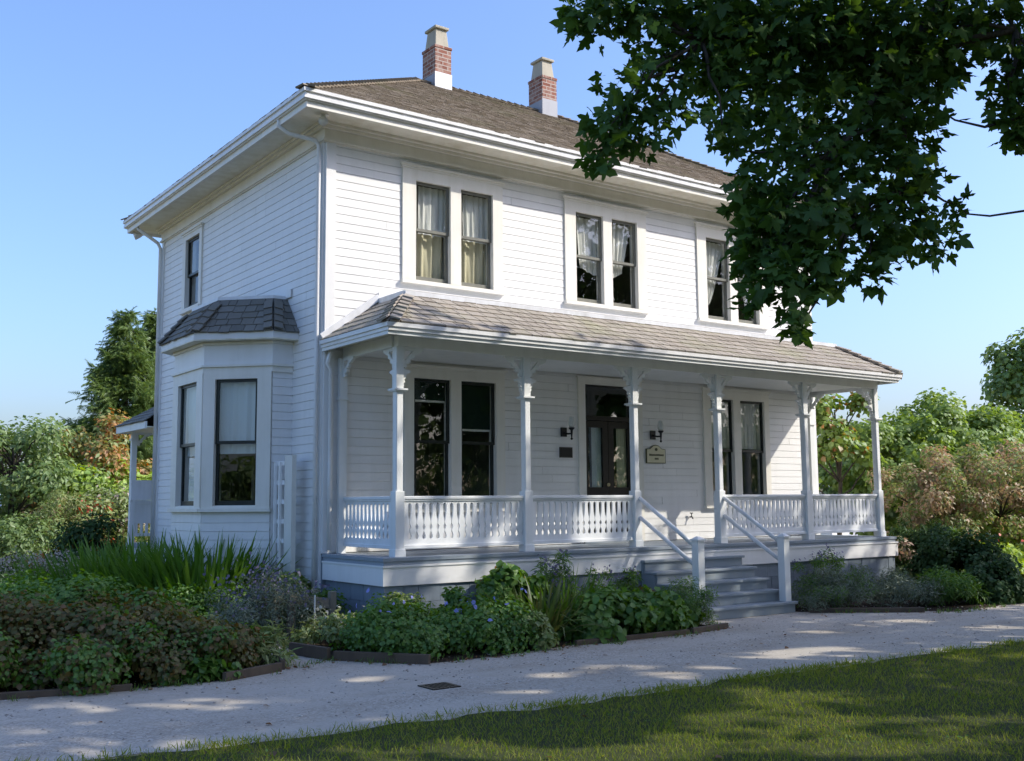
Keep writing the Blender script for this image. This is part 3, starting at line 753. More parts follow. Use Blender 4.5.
# cornice all round
def ring(b, d0, d1, z0, z1, m, x0=0.0, x1=L, y0=0.0, y1=B):
    I = [(x0 - d0, y0 - d0), (x1 + d0, y0 - d0), (x1 + d0, y1 + d0), (x0 - d0, y1 + d0)]
    O = [(x0 - d1, y0 - d1), (x1 + d1, y0 - d1), (x1 + d1, y1 + d1), (x0 - d1, y1 + d1)]
    for i in range(4):
        j = (i + 1) % 4
        b.hexa([(*O[i], z0), (*O[j], z0), (*I[j], z0), (*I[i], z0), (*O[i], z1), (*O[j], z1), (*I[j], z1), (*I[i], z1)], m)
q = MB(); ring(q, -.02, .036, 6.47, 6.72, 'trim'); ring(q, .037, .062, 6.485, 6.515, 'trim'); ring(q, .037, .085, 6.655, 6.70, 'trim'); ring(q, .037, .12, 6.70, 6.738, 'trim'); q.build('frieze', house)
q = MB(); ring(q, -.02, .505, 6.74, 6.76, 'soffit'); q.build('soffit', house)
q = MB(); ring(q, .47, .507, 6.715, 6.739, 'trim'); ring(q, .506, .528, 6.70, 6.80, 'trim'); ring(q, .46, .505, 6.762, 6.90, 'trim'); q.build('fascia', house)
q = MB(); ring(q, .529, .560, 6.785, 6.80, 'gutter'); ring(q, .545, .583, 6.80, 6.85, 'gutter'); ring(q, .545, .572, 6.85, 6.885, 'gutter'); ring(q, .565, .597, 6.885, 6.93, 'gutter'); ring(q, .506, .545, 6.80, 6.83, 'gutter'); q.build('gutter', house)

def shingles(b, A, Bp, C, D, expo, width, thick, seed, m, sheath=True, gap=.006, v0=-.03):
    """individually laid shingles on the plane A-B (eave) to D-C (top)"""
    rng = np.random.default_rng(seed)
    A, Bp, C, D = [np.array(p, float) for p in (A, Bp, C, D)]
    U = (Bp - A); W = np.linalg.norm(U); U = U / W
    Nn = np.cross(U, D - A); Nn /= np.linalg.norm(Nn)
    if Nn[2] < 0: Nn = -Nn
    Vv = np.cross(Nn, U)
    if Vv[2] < 0: Vv = -Vv
    H = (D - A) @ Vv
    def lim(v):
        s = min(1, max(0, v / H))
        return ((A + (D - A) * s) - A) @ U, ((Bp + (C - Bp) * s) - A) @ U
    if sheath: b.poly([A - Nn * .005, Bp - Nn * .005, C - Nn * .005, D - Nn * .005], [(0, 1, 2, 3)], 'gap_shade_dirt')
    v = v0
    while v < H - .02:
        v1 = min(v + expo * 1.04, H)
        l0, r0 = lim(v); l1, r1 = lim(v1)
        u = l0 - rng.random() * width
        while u < r0:
            ww = width * (0.65 + 0.7 * rng.random())
            a, c = max(u, l0), min(u + ww - gap, r0)
            at_, ct = max(u, l1), min(u + ww - gap, r1)
            if u <= l0: at_ = l1
            if u + ww >= r0: ct = r1
            if c - a > .01:
                if ct < at_: at_ = ct = min(max((at_ + ct) / 2, l1), r1)
                jt = rng.normal() * .006; up = thick * (1.0 + .35 * rng.random())
                q = []
                for nn_ in (0.0, 1.0):
                    for (uu, vv, hi) in ((a, v + jt, 1), (c, v + jt, 1), (ct, v1, 0), (at_, v1, 0)):
                        off = (up + thick * .9 if hi else .012) if nn_ else (.004 if hi else 0.002)
                        q.append(A + U * uu + Vv * vv + Nn * off)
                b.hexa(q, m)
            u += ww
        v += expo
def hip_caps(b, a, e, n1, n2, step, wid, m, thick=.022):
    a, e = np.array(a, float), np.array(e, float); d = e - a; Ln = np.linalg.norm(d); d /= Ln
    k = int(Ln / step)
    for i in range(k):
        p = a + d * (i * step - .02); q = p + d * step * 1.3
        for n in (n1, n2):
            n = np.array(n, float); s = np.cross(d, n); s /= np.linalg.norm(s)
            if s[2] > 0: s = -s
            pts = []
            for h in (0.02, 0.02 + thick):
                for (c, w_, ex) in ((p, 0, thick * 1.2), (p, wid, thick * 1.2), (q, wid, 0), (q, 0, 0)): pts.append(c + s * w_ + n * (h + ex))
            b.hexa(pts, m)
def nrm(A, Bp, C):
    n = np.cross(np.array(Bp, float) - A, np.array(C, float) - A); n /= np.linalg.norm(n); return n if n[2] > 0 else -n
e = .56; ZR = 9.29; yr = B / 2; x0r, x1r = yr, L - yr; ze = 6.93
P1, P2, P3, P4 = (-e, -e, ze), (L + e, -e, ze), (L + e, B + e, ze), (-e, B + e, ze); R1, R2 = (x0r, yr, ZR), (x1r, yr, ZR)
roof = MB()
shingles(roof, P1, P2, R2, R1, .135, .14, .012, 1, 'roof'); shingles(roof, P4, P1, R1, R1, .135, .14, .012, 2, 'roof')
shingles(roof, P2, P3, R2, R2, .27, .3, .012, 3, 'roof'); shingles(roof, P3, P4, R1, R2, .27, .3, .012, 4, 'roof')
rf = roof.build('roof', house)
nf_, nl_, nr_, nb_ = nrm(P1, P2, R2), nrm(P4, P1, R1), nrm(P2, P3, R2), nrm(P3, P4, R1)
for a_, e_, n1_, n2_, nm_ in ((P1, R1, nf_, nl_, 'hip_cap'), (P2, R2, nf_, nr_, 'hip_cap'), (P4, R1, nb_, nl_, 'hip_cap'), (R1, R2, nf_, nb_, 'ridge_cap')):
    hc = MB(); hip_caps(hc, a_, e_, n1_, n2_, .16, .12, 'roof'); hc.build(nm_, rf)
# chimneys
for (xa, xb, ya, yb, zfl, zbr, cm, lb) in ((3.70, 4.05, 3.17, 3.62, 9.40, 9.98, 'flashing', 'red brick chimney with white flashing and tall cement cap'), (6.17, 6.53, 3.17, 3.62, 9.44, 9.97, 'lead', 'paler brick chimney with grey lead flashing')):
    q = MB(); q.box(xa, xb, ya, yb, 8.9, zbr, 'brick'); q.box(xa - .012, xb + .012, ya - .012, yb + .012, zbr - .06, zbr - .005, 'brick')
    ch = q.build('chimney', house, bevel=.006); ch['label'] = lb
    q = MB(); cx_, cy_ = (xa + xb) / 2, (ya + yb) / 2; wx, wy = (xb - xa) / 2, (yb - ya) / 2
    tpz, f0, f1 = zbr + .34, .84, .66
    q.hexa([(cx_ - wx * f0, cy_ - wy * f0, zbr), (cx_ + wx * f0, cy_ - wy * f0, zbr), (cx_ + wx * f0, cy_ + wy * f0, zbr), (cx_ - wx * f0, cy_ + wy * f0, zbr),
            (cx_ - wx * f1, cy_ - wy * f1, tpz), (cx_ + wx * f1, cy_ - wy * f1, tpz), (cx_ + wx * f1, cy_ + wy * f1, tpz), (cx_ - wx * f1, cy_ + wy * f1, tpz)], 'cement')
    q.box(cx_ - wx * .86, cx_ + wx * .86, cy_ - wy * .86, cy_ + wy * .86, tpz, tpz + .05, 'cement')
    q.build('chimney_cap', ch, bevel=.01)
    q = MB(); q.box(xa - .008, xb + .008, ya - .008, ya, 8.95, zfl + .05, cm); q.box(xa - .009, xa, ya - .007, yb, 8.95, zfl + .02, 'lead'); q.build('chimney_flashing', ch)
# downspouts
def spout(pts, r=.032, sides=10): q = MB(); q.tube(pts, r, 'gutter', sides); q.build('downspout', house, True)
spout([(-.53, .35, 6.80), (-.53, .35, 6.70), (-.40, .30, 6.60), (-.12, .07, 6.50), (-.075, .05, 6.42), (-.075, .05, 3.0), (-.075, .05, .25)])
spout([(-.50, B + .05, 6.79), (-.48, B, 6.68), (-.12, B - .03, 6.45), (-.07, B - .03, 6.35), (-.07, B - .03, .2)])
spout([(.06, -.10, 3.66), (.06, -.10, 3.58), (.03, -.10, 3.50), (.02, -.09, 3.44), (.075, -.075, 3.36), (.075, -.075, 2.0), (.075, -.075, 1.0)], .03)

# ------------------------------------------------------------------ bay on the side wall
def bay_path(d): return [(0, .97 - d), (-.3 - .414 * d, .97 - d), (-1 - d, 1.67 - .414 * d), (-1 - d, 2.91 + .414 * d), (-.3 - .414 * d, 3.61 + d), (0, 3.61 + d)]
BR = Frame((0, .97, 0), (-1, 0, 0), (0, -1, 0)); s2 = math.sqrt(.5)
BN = Frame((-.3, .97, 0), (-s2, s2, 0), (-s2, -s2, 0)); BC = Frame((-1, 1.67, 0), (0, 1, 0), (-1, 0, 0))
BF = Frame((-1, 2.91, 0), (s2, s2, 0), (-s2, s2, 0)); BQ = Frame((-.3, 3.61, 0), (1, 0, 0), (0, 1, 0))
q = MB()
siding(q, BR, 0.0, .297, .3, 3.42); siding(q, BQ, .003, .3, .3, 3.42)
for fr, ln in ((BN, .99), (BC, 1.24), (BF, .99)): siding(q, fr, .0, ln, .3, 1.5)
def bay_band(b, d0, d1, z0, z1, m):
    I, O = bay_path(d0), bay_path(d1)
    for i in range(5):
        b.hexa([(*O[i], z0), (*O[i + 1], z0), (*I[i + 1], z0), (*I[i], z0), (*O[i], z1), (*O[i + 1], z1), (*I[i + 1], z1), (*I[i], z1)], m)
bay_band(q, -.02, .02, 3.50, 3.87, 'siding'); bay_band(q, -.04, .012, 0, .3, 'skirt')
bw = q.build('wall', house); bw['label'] = 'clapboard wall of the projecting bay'
q = MB(); bay_band(q, .021, .06, 3.50, 3.53, 'trim'); bay_band(q, .0, .032, 3.42, 3.50, 'trim'); bay_band(q, .021, .045, 3.81, 3.85, 'trim'); q.build('cornice', bw)
for fr, ln, s_ in ((BN, .99, (.20, .82)), (BC, 1.24, (.23, 1.01)), (BF, .99, (.17, .79))):
    wb = window(fr, 'bay', [s_], 1.58, 3.33, .0, ln, 3.42, 1.50, 2.455, head=False, sill_out=.06)
    curtain_sheet(fr, s_[0] + .0, s_[1] - .0, 2.30, 3.32, -.125, 'shade_white', wb, seed=int(s_[1] * 100), waves=3.5, amp=.009, shift=.0)
q = MB(); pe, pt = bay_path(.2), bay_path(-.21)
bay_band(q, .0, .2, 3.855, 3.872, 'soffit'); bay_band(q, .17, .2, 3.873, 3.965, 'siding'); q.build('bay_eave', house)
q = MB(); tris = []
for i in range(5):
    A_, B_, C_, D_ = (*pe[i], 3.975), (*pe[i + 1], 3.975), (*pt[i + 1], 4.49), (*pt[i], 4.49)
    shingles(q, A_, B_, C_, D_, .135, .17, .012, 50 + i, 'bay_shingle', gap=.009)
q.poly([(*p, 4.49) for p in pt], [tuple(range(6))], 'lead')
br_ = q.build('bay_roof', house)
for i in range(1, 5):
    q = MB(); n1 = nrm((*pe[i - 1], 3.975), (*pe[i], 3.975), (*pt[i], 4.49)); n2 = nrm((*pe[i], 3.975), (*pe[i + 1], 3.975), (*pt[i], 4.49))
    hip_caps(q, (*pe[i], 3.985), (*pt[i], 4.50), n1, n2, .14, .12, 'bay_shingle')
    q.build('hip_cap', br_)
q = MB(); bay_band(q, -.21, -.19, 4.49, 4.535, 'flashing'); q.fbox(LEFT, 1.0, 3.55, .018, .035, 4.50, 4.62, 'siding'); q.build('roof_flashing', br_)

# ------------------------------------------------------------------ front porch
DY, DZ = -1.655, .955; PX0, PX1 = 0.0, 10.02
q = MB()
nb = 14
for i in range(nb):
    ya = DY + (-.02 - DY) * i / nb; yb = DY + (-.02 - DY) * (i + 1) / nb - .005
    q.box(PX0, PX1, ya, yb, DZ - .04, DZ, 'deck')
q.box(PX0 + .015, PX1 - .015, DY + .015, -.02, DZ - .085, DZ - .042, 'deck')
dk = q.build('porch_deck', house)
q = MB()
q.box(PX0 - .01, PX1 + .03, DY - .012, DY + .02, .845, .868, 'siding'); q.box(PX0 - .01, PX0 + .02, DY + .021, -.04, .845, .868, 'siding'); q.box(PX1, PX1 + .03, DY + .021, 0, .845, .868, 'siding')
q.box(PX0, PX1 + .02, DY + .0, DY + .025, .63, .844, 'siding'); q.box(PX0, PX0 + .025, DY + .026, -.04, .63, .844, 'siding'); q.box(PX1, PX1 + .02, DY + .026, 0, .63, .844, 'siding')
q.build('porch_fascia', house)
q = MB(); rs = np.random.default_rng(5)
for zr0, zr1 in ((0.0, .2), (.2, .42), (.42, .629)):
    u = PX0 + .03
    while u < PX1 - .03:
        ww = .16 + .2 * rs.random(); u2 = min(u + ww, PX1 - .03)
        o_ = .006 * rs.random()
        q.box(u, u2 - .006, DY + .045 - o_ - .012, DY + .08, zr0 + .004, zr1, 'skirt'); u = u2
    v = DY + .09
    while v < -.05:
        v2 = min(v + .16 + .2 * rs.random(), -.05)
        q.box(PX0 + .04, PX0 + .07, v, v2 - .006, zr0 + .004, zr1, 'skirt'); q.box(PX1 - .06, PX1 - .03, v, v2 - .006, zr0 + .004, zr1, 'skirt'); v = v2
q.build('porch_skirting', house)
PY = -1.41; PXS = [.33, 2.28, 4.22, 5.945, 7.985, 9.90]; ZB = 3.52
q = MB()
q.box(.30, 9.95, PY - .06, PY + .06, ZB, 3.665, 'porch_white'); q.box(.27, .36, PY + .061, -.03, ZB, 3.665, 'porch_white'); q.box(9.87, 9.96, PY + .061, -.03, ZB, 3.665, 'porch_white')
q.build('porch_beam', house)
q = MB(); q.box(-.03, 10.05, -1.79, -.03, 3.668, 3.69, 'soffit'); q.box(.365, 9.865, PY + .062, -.035, 3.575, 3.60, 'porch_white'); q.build('porch_ceiling', house)
q = MB()
ring3 = [((-.075, 10.10), -1.865, -1.825, 3.69, 3.74, 'gutter'), ((-.055, 10.08), -1.845, -1.80, 3.645, 3.689, 'gutter'), ((-.04, 10.06), -1.82, -1.785, 3.60, 3.644, 'porch_white')]
for (xa, xb), ya, yb, za, zb, m_ in ring3:
    q.box(xa, xb, ya, yb, za, zb, m_)
    w_ = yb - ya
    q.box(xa, xa + w_, yb, -.036, za, zb, m_); q.box(xb - w_, xb, yb, -.0, za, zb, m_)
q.build('porch_gutter', house)
ea, eb = -.045, 10.07; ta, tb = .81, 9.80; zt = 4.32; yt = -.749; ze2 = 3.745; ye = -1.85
q = MB()
shingles(q, (ea, ye, ze2), (eb, ye, ze2), (tb, yt, zt), (ta, yt, zt), .205, .19, .012, 61, 'shingle', gap=.016, v0=-.01)
shingles(q, (ea, -.02, ze2), (ea, ye, ze2), (ta, yt, zt), (ta, -.02, zt), .205, .19, .012, 62, 'shingle', gap=.016, v0=-.01)
shingles(q, (eb, ye, ze2), (eb, 0, ze2), (tb, 0, zt), (tb, yt, zt), .205, .21, .014, 63, 'shingle')
q.poly([(ta, yt, zt), (tb, yt, zt), (tb, 0, zt), (ta, 0, zt)], [(0, 1, 2, 3)], 'flashing')
prf = q.build('porch_roof', house)
pn = nrm((ea, ye, ze2), (eb, ye, ze2), (tb, yt, zt)); pl = nrm((ea, -.02, ze2), (ea, ye, ze2), (ta, yt, zt)); pr_ = nrm((eb, ye, ze2), (eb, 0, ze2), (tb, 0, zt))
q = MB(); hip_caps(q, (ea, ye, ze2 + .01), (ta, yt, zt + .01), pn, pl, .2, .13, 'shingle'); q.build('hip_cap', prf)
q = MB(); hip_caps(q, (eb, ye, ze2 + .01), (tb, yt, zt + .01), pn, pr_, .2, .13, 'shingle'); q.build('hip_cap', prf)
q = MB()
q.box(ta, tb, yt - .012, yt + .01, zt - .01, zt + .075, 'flashing'); q.box(ta - .01, ta + .012, yt + .011, -.02, zt - .01, zt + .08, 'flashing'); q.box(tb - .01, tb + .012, yt + .011, -.02, zt - .01, zt + .08, 'flashing')
q.box(ta, L - .02, -.035, -.018, zt + .001, zt + .17, 'flashing')
q.beam((ea, -.034, ze2 + .05), (ta, -.034, zt + .10), .03, .09, 'flashing')
q.build('roof_flashing', prf)
# posts
FIN = [(z, .052 + (w_ - .052) * 1.45) for z, w_ in [(3.010, .052), (3.045, .066), (3.06, .060), (3.09, .078), (3.115, .068), (3.145, .090), (3.16, .080), (3.19, .098), (3.205, .130), (3.222, .135), (3.236, .100), (3.25, .075), (3.27, .058)]]
def fin_outline(c): return [(c + w_, z) for z, w_ in FIN] + [(c - w_, z) for z, w_ in reversed(FIN)]
def bracket_shapes(s, c):
    """scroll bracket outlines on side s of a post centred at c: strip by the post, strip under the beam, scalloped brace"""
    x = lambda d: c + s * d
    out = [[(x(.055), 3.27), (x(.085), 3.27), (x(.085), ZB), (x(.055), ZB)], [(x(.085), ZB - .04), (x(.33), ZB - .04), (x(.345), ZB - .02), (x(.34), ZB), (x(.085), ZB)]]
    sc = [(.055, 3.262), (.095, 3.258), (.118, 3.285), (.108, 3.315), (.150, 3.322), (.172, 3.352), (.160, 3.380), (.205, 3.385), (.232, 3.415), (.222, 3.440), (.272, 3.446), (.305, 3.468), (.33, ZB - .04)]
    inn = [(.205, ZB - .04), (.180, 3.445), (.150, 3.41), (.112, 3.375), (.085, 3.352)]
    out.append([(x(a), z) for a, z in sc[1:]] + [(x(a), z) for a, z in inn] + [(x(.085), 3.262)])
    return out
def porch_post(x, y, sides, ysides, half=False):
    q = MB(); h = .063
    q.box(x - h, x + h, y - h, y + h, DZ, 1.745, 'porch_white')
    q.box(x - h - .012, x + h + .012, y - h - .012, y + h + .012, DZ, DZ + .09, 'porch_white')
    h = .05; c_ = .013      # chamfered shaft
    oct_ = [(-h + c_, -h), (h - c_, -h), (h, -h + c_), (h, h - c_), (h - c_, h), (-h + c_, h), (-h, h - c_), (-h, -h + c_)]
    bi = [(x + a, y + c, 1.745) for a, c in oct_] + [(x + a, y + c, 2.965) for a, c in oct_]
    q.poly(bi, [(i, (i + 1) % 8, (i + 1) % 8 + 8, i + 8) for i in range(8)], 'porch_white')
    h = .052; q.box(x - h, x + h, y - h, y + h, 2.99, ZB, 'porch_white')
    po = q.build('porch_post', house, bevel=.004)
    q = MB(); q.box(x - .075, x + .075, y - .075, y + .075, 2.965, 2.978, 'porch_white'); q.box(x - .092, x + .092, y - .092, y + .092, 2.978, 3.0, 'porch_white'); q.build('collar', po)
    FX = Frame((0, y, 0), (1, 0, 0), (0, -1, 0)); FYf = Frame((x, 0, 0), (0, 1, 0), (1, 0, 0))
    for s in sides:
        q = MB()
        for o_ in bracket_shapes(s, x): q.prism(FX, o_, -.02, .02, 'porch_white')
        fo = [(x + s * .0525, FIN[0][0])] + [(x + s * max(w_, .0525), z) for z, w_ in FIN] + [(x + s * .0525, FIN[-1][0])]
        q.prism(FX, fo, -.026, .026, 'porch_white'); q.build('bracket', po)
    for s in ysides:
        q = MB()
        for o_ in bracket_shapes(s, y): q.prism(FYf, o_, -.02, .02, 'porch_white')
        fo = [(y + s * .0525, FIN[0][0])] + [(y + s * max(w_, .0525), z) for z, w_ in FIN] + [(y + s * .0525, FIN[-1][0])]
        q.prism(FYf, fo, -.026, .026, 'porch_white'); q.build('bracket', po)
    return po
for i, x in enumerate(PXS):
    porch_post(x, PY, [1] if i == 0 else [-1] if i == 5 else [-1, 1], [1] if i in (0, 5) else [])
for x in (.255, 9.85):       # pilasters against the wall
    q = MB(); q.box(x - .055, x + .055, -.095, -.032, DZ, ZB, 'porch_white'); q.box(x - .075, x + .075, -.115, -.032, 2.965, 3.0, 'porch_white')
    pp = q.build('porch_pilaster', house)
    FYf = Frame((x, 0, 0), (0, 1, 0), (1, 0, 0)); q = MB()
    for o_ in bracket_shapes(-1, -.045): q.prism(FYf, o_, -.02, .02, 'porch_white')
    q.build('bracket', pp)
# railings
GAP = [(1.09, 0), (1.158, 0), (1.166, .016), (1.182, .026), (1.205, .024), (1.235, .012), (1.252, .004), (1.272, .004), (1.293, .017), (1.31, .022), (1.328, .015), (1.345, .004), (1.372, .005), (1.41, .014), (1.46, .022), (1.55, .027), (1.58, .023), (1.595, .012), (1.60, 0.0), (1.622, 0)]
def railing(fr, u0, u1, n, name='porch_railing'):
    r = part_empty(name, house, fr.p((u0 + u1) / 2, n, DZ))
    q = MB(); q.fbox(fr, u0, u1, n - .04, n + .04, 1.645, 1.684, 'rail'); q.fbox(fr, u0, u1, n - .028, n + .028, 1.622, 1.645, 'rail'); q.build('top_rail', r, bevel=.006)
    q = MB(); q.fbox(fr, u0, u1, n - .03, n + .03, 1.045, 1.09, 'rail'); q.build('bottom_rail', r, bevel=.005)
    k = max(2, round((u1 - u0) / .1)); p = (u1 - u0) / k; q = MB(); f = p / .1
    for i in range(k):
        c = u0 + (i + .5) * p
        hw = [(z, p / 2 - g * f) for z, g in GAP]
        pts = []
        for z, w_ in hw: pts += [fr.p(c - w_, n + .012, z), fr.p(c + w_, n + .012, z), fr.p(c + w_, n - .012, z), fr.p(c - w_, n - .012, z)]
        fs = []
        for j in range(len(hw) - 1):
            a = 4 * j
            for s in range(4): fs.append((a + s, a + (s + 1) % 4, a + 4 + (s + 1) % 4, a + 4 + s))
        q.poly(pts, fs, 'rail')
    q.build('fretwork_panel', r)
for a, c in ((0, 1), (1, 2), (3, 4), (4, 5)): railing(FRONT, PXS[a] + .064, PXS[c] - .064, 1.41)
SL = Frame((.30, 0, 0), (0, -1, 0), (-1, 0, 0)); railing(SL, .10, 1.41 - .064, 0.0)
SR = Frame((9.90, 0, 0), (0, -1, 0), (1, 0, 0)); railing(SR, .10, 1.41 - .064, 0.0)
# steps
st = part_empty('porch_steps', house, (5.08, -2.2, 0))
noses = [-1.74, -1.975, -2.20, -2.425, -2.65]; zs = [.78, .625, .47, .315, .16]
for i, (yn, z) in enumerate(zip(noses, zs)):
    xa, xb = (4.07, 6.10) if i < 4 else (4.07, 6.17)
    back = DY + .02 if i == 0 else noses[i - 1] + .035
    q = MB(); q.box(xa, xb, yn, back - .002, z - .036, z, 'step'); q.box(xa + .03, xb - .03, yn + .03, yn + .05, max(z - .155, 0), z - .037, 'step')
    q.build('step_tread', st, bevel=.006)
for x in (4.10, 6.05):
    q = MB()
    for i, (yn, z) in enumerate(zip(noses, zs)): q.box(x - .02, x + .02, yn + .052, (DY - .002 if i == 0 else noses[i - 1] + .05), 0, z - .038, 'step')
    q.build('stringer', st)
for x, zb in ((4.32, 0.16), (6.05, .16)):
    q = MB(); y = -2.52; q.box(x - .06, x + .06, y - .06, y + .06, zb, 1.06, 'porch_white'); q.box(x - .08, x + .08, y - .08, y + .08, 1.06, 1.085, 'porch_white')
    q.hexa([(x - .065, y - .065, 1.085), (x + .065, y - .065, 1.085), (x + .065, y + .065, 1.085), (x - .065, y + .065, 1.085), (x - .02, y - .02, 1.12), (x + .02, y - .02, 1.12), (x + .02, y + .02, 1.12), (x - .02, y + .02, 1.12)], 'porch_white')
    q.build('newel_post', house, bevel=.004)
for xa, xb in ((4.25, 4.32), (5.975, 6.05)):
    for za, zb in ((1.64, 0.99), (1.37, .73)):
        q = MB(); q.tube([(xa, PY - .06, za), (xb, -2.46, zb)], .03, 'rail', 10); q.build('handrail', house, True)
# back porch seen past the side wall
q = MB(); q.box(-.02, 5.5, B + .03, 8.62, .80, .88, 'deck'); q.box(-.02, 5.5, 8.56, 8.6, .4, .80, 'siding'); q.box(-.01, .02, B + .03, 8.55, .4, .8, 'siding'); q.build('back_porch_deck', house)
q = MB(); q.box(.0, .10, 8.45, 8.55, .88, 3.02, 'porch_white'); q.box(-.02, .12, 8.43, 8.57, 2.86, 2.9, 'porch_white')
bp = q.build('porch_post', house)
q = MB()
for o_ in bracket_shapes(1, .05): q.prism(Frame((0, 8.5, -.50), (1, 0, 0), (0, 1, 0)), o_, -.014, .014, 'porch_white')
q.build('bracket', bp)
q = MB(); q.box(-.2, 5.5, B + .03, 8.68, 3.02, 3.04, 'soffit'); q.box(-.24, 5.5, 8.66, 8.70, 3.0, 3.13, 'porch_white'); q.box(-.24, -.2, B + .03, 8.66, 3.0, 3.13, 'porch_white')
shingles(q, (-.24, 8.7, 3.14), (-.24, B + .03, 3.14), (.5, B + .03, 3.62), (.5, 7.9, 3.62), .15, .17, .012, 71, 'bay_shingle'); shingles(q, (5.5, 8.7, 3.14), (-.24, 8.7, 3.14), (.5, 7.9, 3.62), (5.5, 7.9, 3.62), .15, .17, .012, 72, 'bay_shingle')
q.build('back_porch_roof', house)
q = MB(); q.box(.1, 1.9, 8.48, 8.52, 1.62, 1.70, 'rail'); q.box(.1, 1.9, 8.485, 8.515, 1.25, 1.619, 'rail'); q.box(.1, 1.9, 8.48, 8.52, 1.0, 1.06, 'rail')
for i in range(18): q.box(.12 + i * .1, .17 + i * .1, 8.49, 8.51, 1.061, 1.249, 'rail')
q.build('back_porch_railing', house)

# ------------------------------------------------------------------ things on and by the house
def wall_lamp(x, z, label):
    t = thing('wall_lamp', (x, 0, z), label, 'lamp', 'carriage lamps beside the front door')
    q = MB(); q.box(x - .055, x + .055, -.045, -.018, z - .07, z + .07, 'iron'); q.build('back_plate', t, bevel=.005)
    q = MB(); q.tube([(x, -.045, z - .01), (x + .01, -.12, z - .03), (x + .02, -.20, z - .03)], .014, 'iron', 8)
    q.lathe((x + .02, -.20, z), [(.004, -.13), (.022, -.11), (.010, -.09), (.016, -.03), (.02, .02), (.045, .045), (.05, .06)], 'iron'); q.build('arm', t, True)
    q = MB(); q.lathe((x + .02, -.20, z), [(.034, .062), (.05, .10), (.052, .15), (.036, .20), (.030, .225)], 'lampglass'); q.build('lamp_shade', t, True)
wall_lamp(4.03, 2.66, 'black wall lamp with frosted shade above the small dark plate')
wall_lamp(5.89, 2.67, 'black wall lamp with frosted shade above the cream plaque')
q = MB(); q.fbox(FRONT, 3.95, 4.20, .018, .032, 2.27, 2.43, 'bronze'); q.fbox(FRONT, 3.965, 4.185, .032, .036, 2.285, 2.415, 'iron')
tag(q.build('wall_plate', bevel=.003), 'small dark bronze plate screwed to the wall left of the door', 'plaque')
t = thing('plaque', (5.95, -.02, 2.2), 'cream shaped house plaque with dark border right of the door', 'plaque')
def plq(k): return [(5.95 - .215 * k, 2.335 - .125 * k), (5.95 + .215 * k, 2.335 - .125 * k), (5.95 + .215 * k, 2.335 + .105 * k), (5.95 + .13 * k, 2.335 + .115 * k), (5.95 + .06 * k, 2.335 + .165 * k), (5.95, 2.335 + .175 * k), (5.95 - .06 * k, 2.335 + .165 * k), (5.95 - .13 * k, 2.335 + .115 * k), (5.95 - .215 * k, 2.335 + .105 * k)]
q = MB(); q.prism(FRONT, plq(1.0), .018, .034, 'letter'); q.build('plaque_border', t)
q = MB(); q.prism(FRONT, plq(.93), .0345, .040, 'plaque'); q.build('plaque_board', t)
q = MB(); rs = np.random.default_rng(8); u = 5.795
while u < 6.10:       # a line of small lettering too fine to read, and the date below it
    ww = .013 + .010 * rs.random(); hh = .026 + .010 * rs.random()
    q.fbox(FRONT, u, u + ww, .0402, .0425, 2.328, 2.328 + hh, 'letter'); u += ww + .006
for i in range(4): q.fbox(FRONT, 5.915 + i * .022, 5.931 + i * .022, .0402, .0425, 2.268, 2.298, 'letter')
q.prism(FRONT, [(5.95 + .032 * math.cos(a), 2.435 + .026 * math.sin(a)) for a in np.linspace(0, 6.283, 11)[:-1]], .0402, .0425, 'letter')
q.build('lettering', t)
def flood(name, p, d, label):
    t = thing(name, p, label, 'floodlight', 'eave floodlights'); p = np.array(p, float); d = unit(np.array(d, float))
    q = MB(); q.tube([p, p + (0, 0, -.06)], .018, 'gutter', 8); q.lathe((p[0], p[1], p[2]), [(.06, -.012), (.06, 0)], 'gutter', 12); q.build('mount', t, True)
    q = MB(); c = p + np.array([0, 0, -.085]); q.tube([c - d * .07, c - d * .02, c + d * .05, c + d * .08], [.03, .05, .062, .065], 'gutter', 14); q.build('lamp_head', t, True)
flood('floodlight', (-.16, -.28, 6.738), (-.55, -.75, -.35), 'round white floodlight under the near corner of the eaves')
flood('floodlight', (-.36, B + .38, 6.738), (-.9, .2, -.4), 'small white floodlight under the far corner of the eaves')
q = MB(); q.tube([(6.70, -.02, 1.33), (6.70, -.07, 1.33), (6.70, -.09, 1.30)], .012, 'iron', 8); q.tube([(6.70, -.06, 1.33), (6.70, -.06, 1.39)], .008, 'iron', 6); q.box(6.67, 6.73, -.067, -.053, 1.385, 1.40, 'iron')
tag(q.build('wall_tap'), 'small dark tap low on the front wall behind the steps', 'tap')
# trellis
t = thing('trellis', (-.2, .6, 0), 'white garden trellis with one wide post standing by the bay', 'trellis')
q = MB(); q.box(-.23, -.165, .43, .66, 0, 2.25, 'trim'); q.build('post', t)
q = MB()
for y in (.74, .90): q.box(-.27, -.235, y, y + .035, .1, 2.17, 'bright_white')
for z in (2.12, 1.86, 1.60, 1.34, 1.08, .82, .56): q.box(-.232, -.21, .67, .97, z, z + .06, 'bright_white')
q.build('lattice', t)

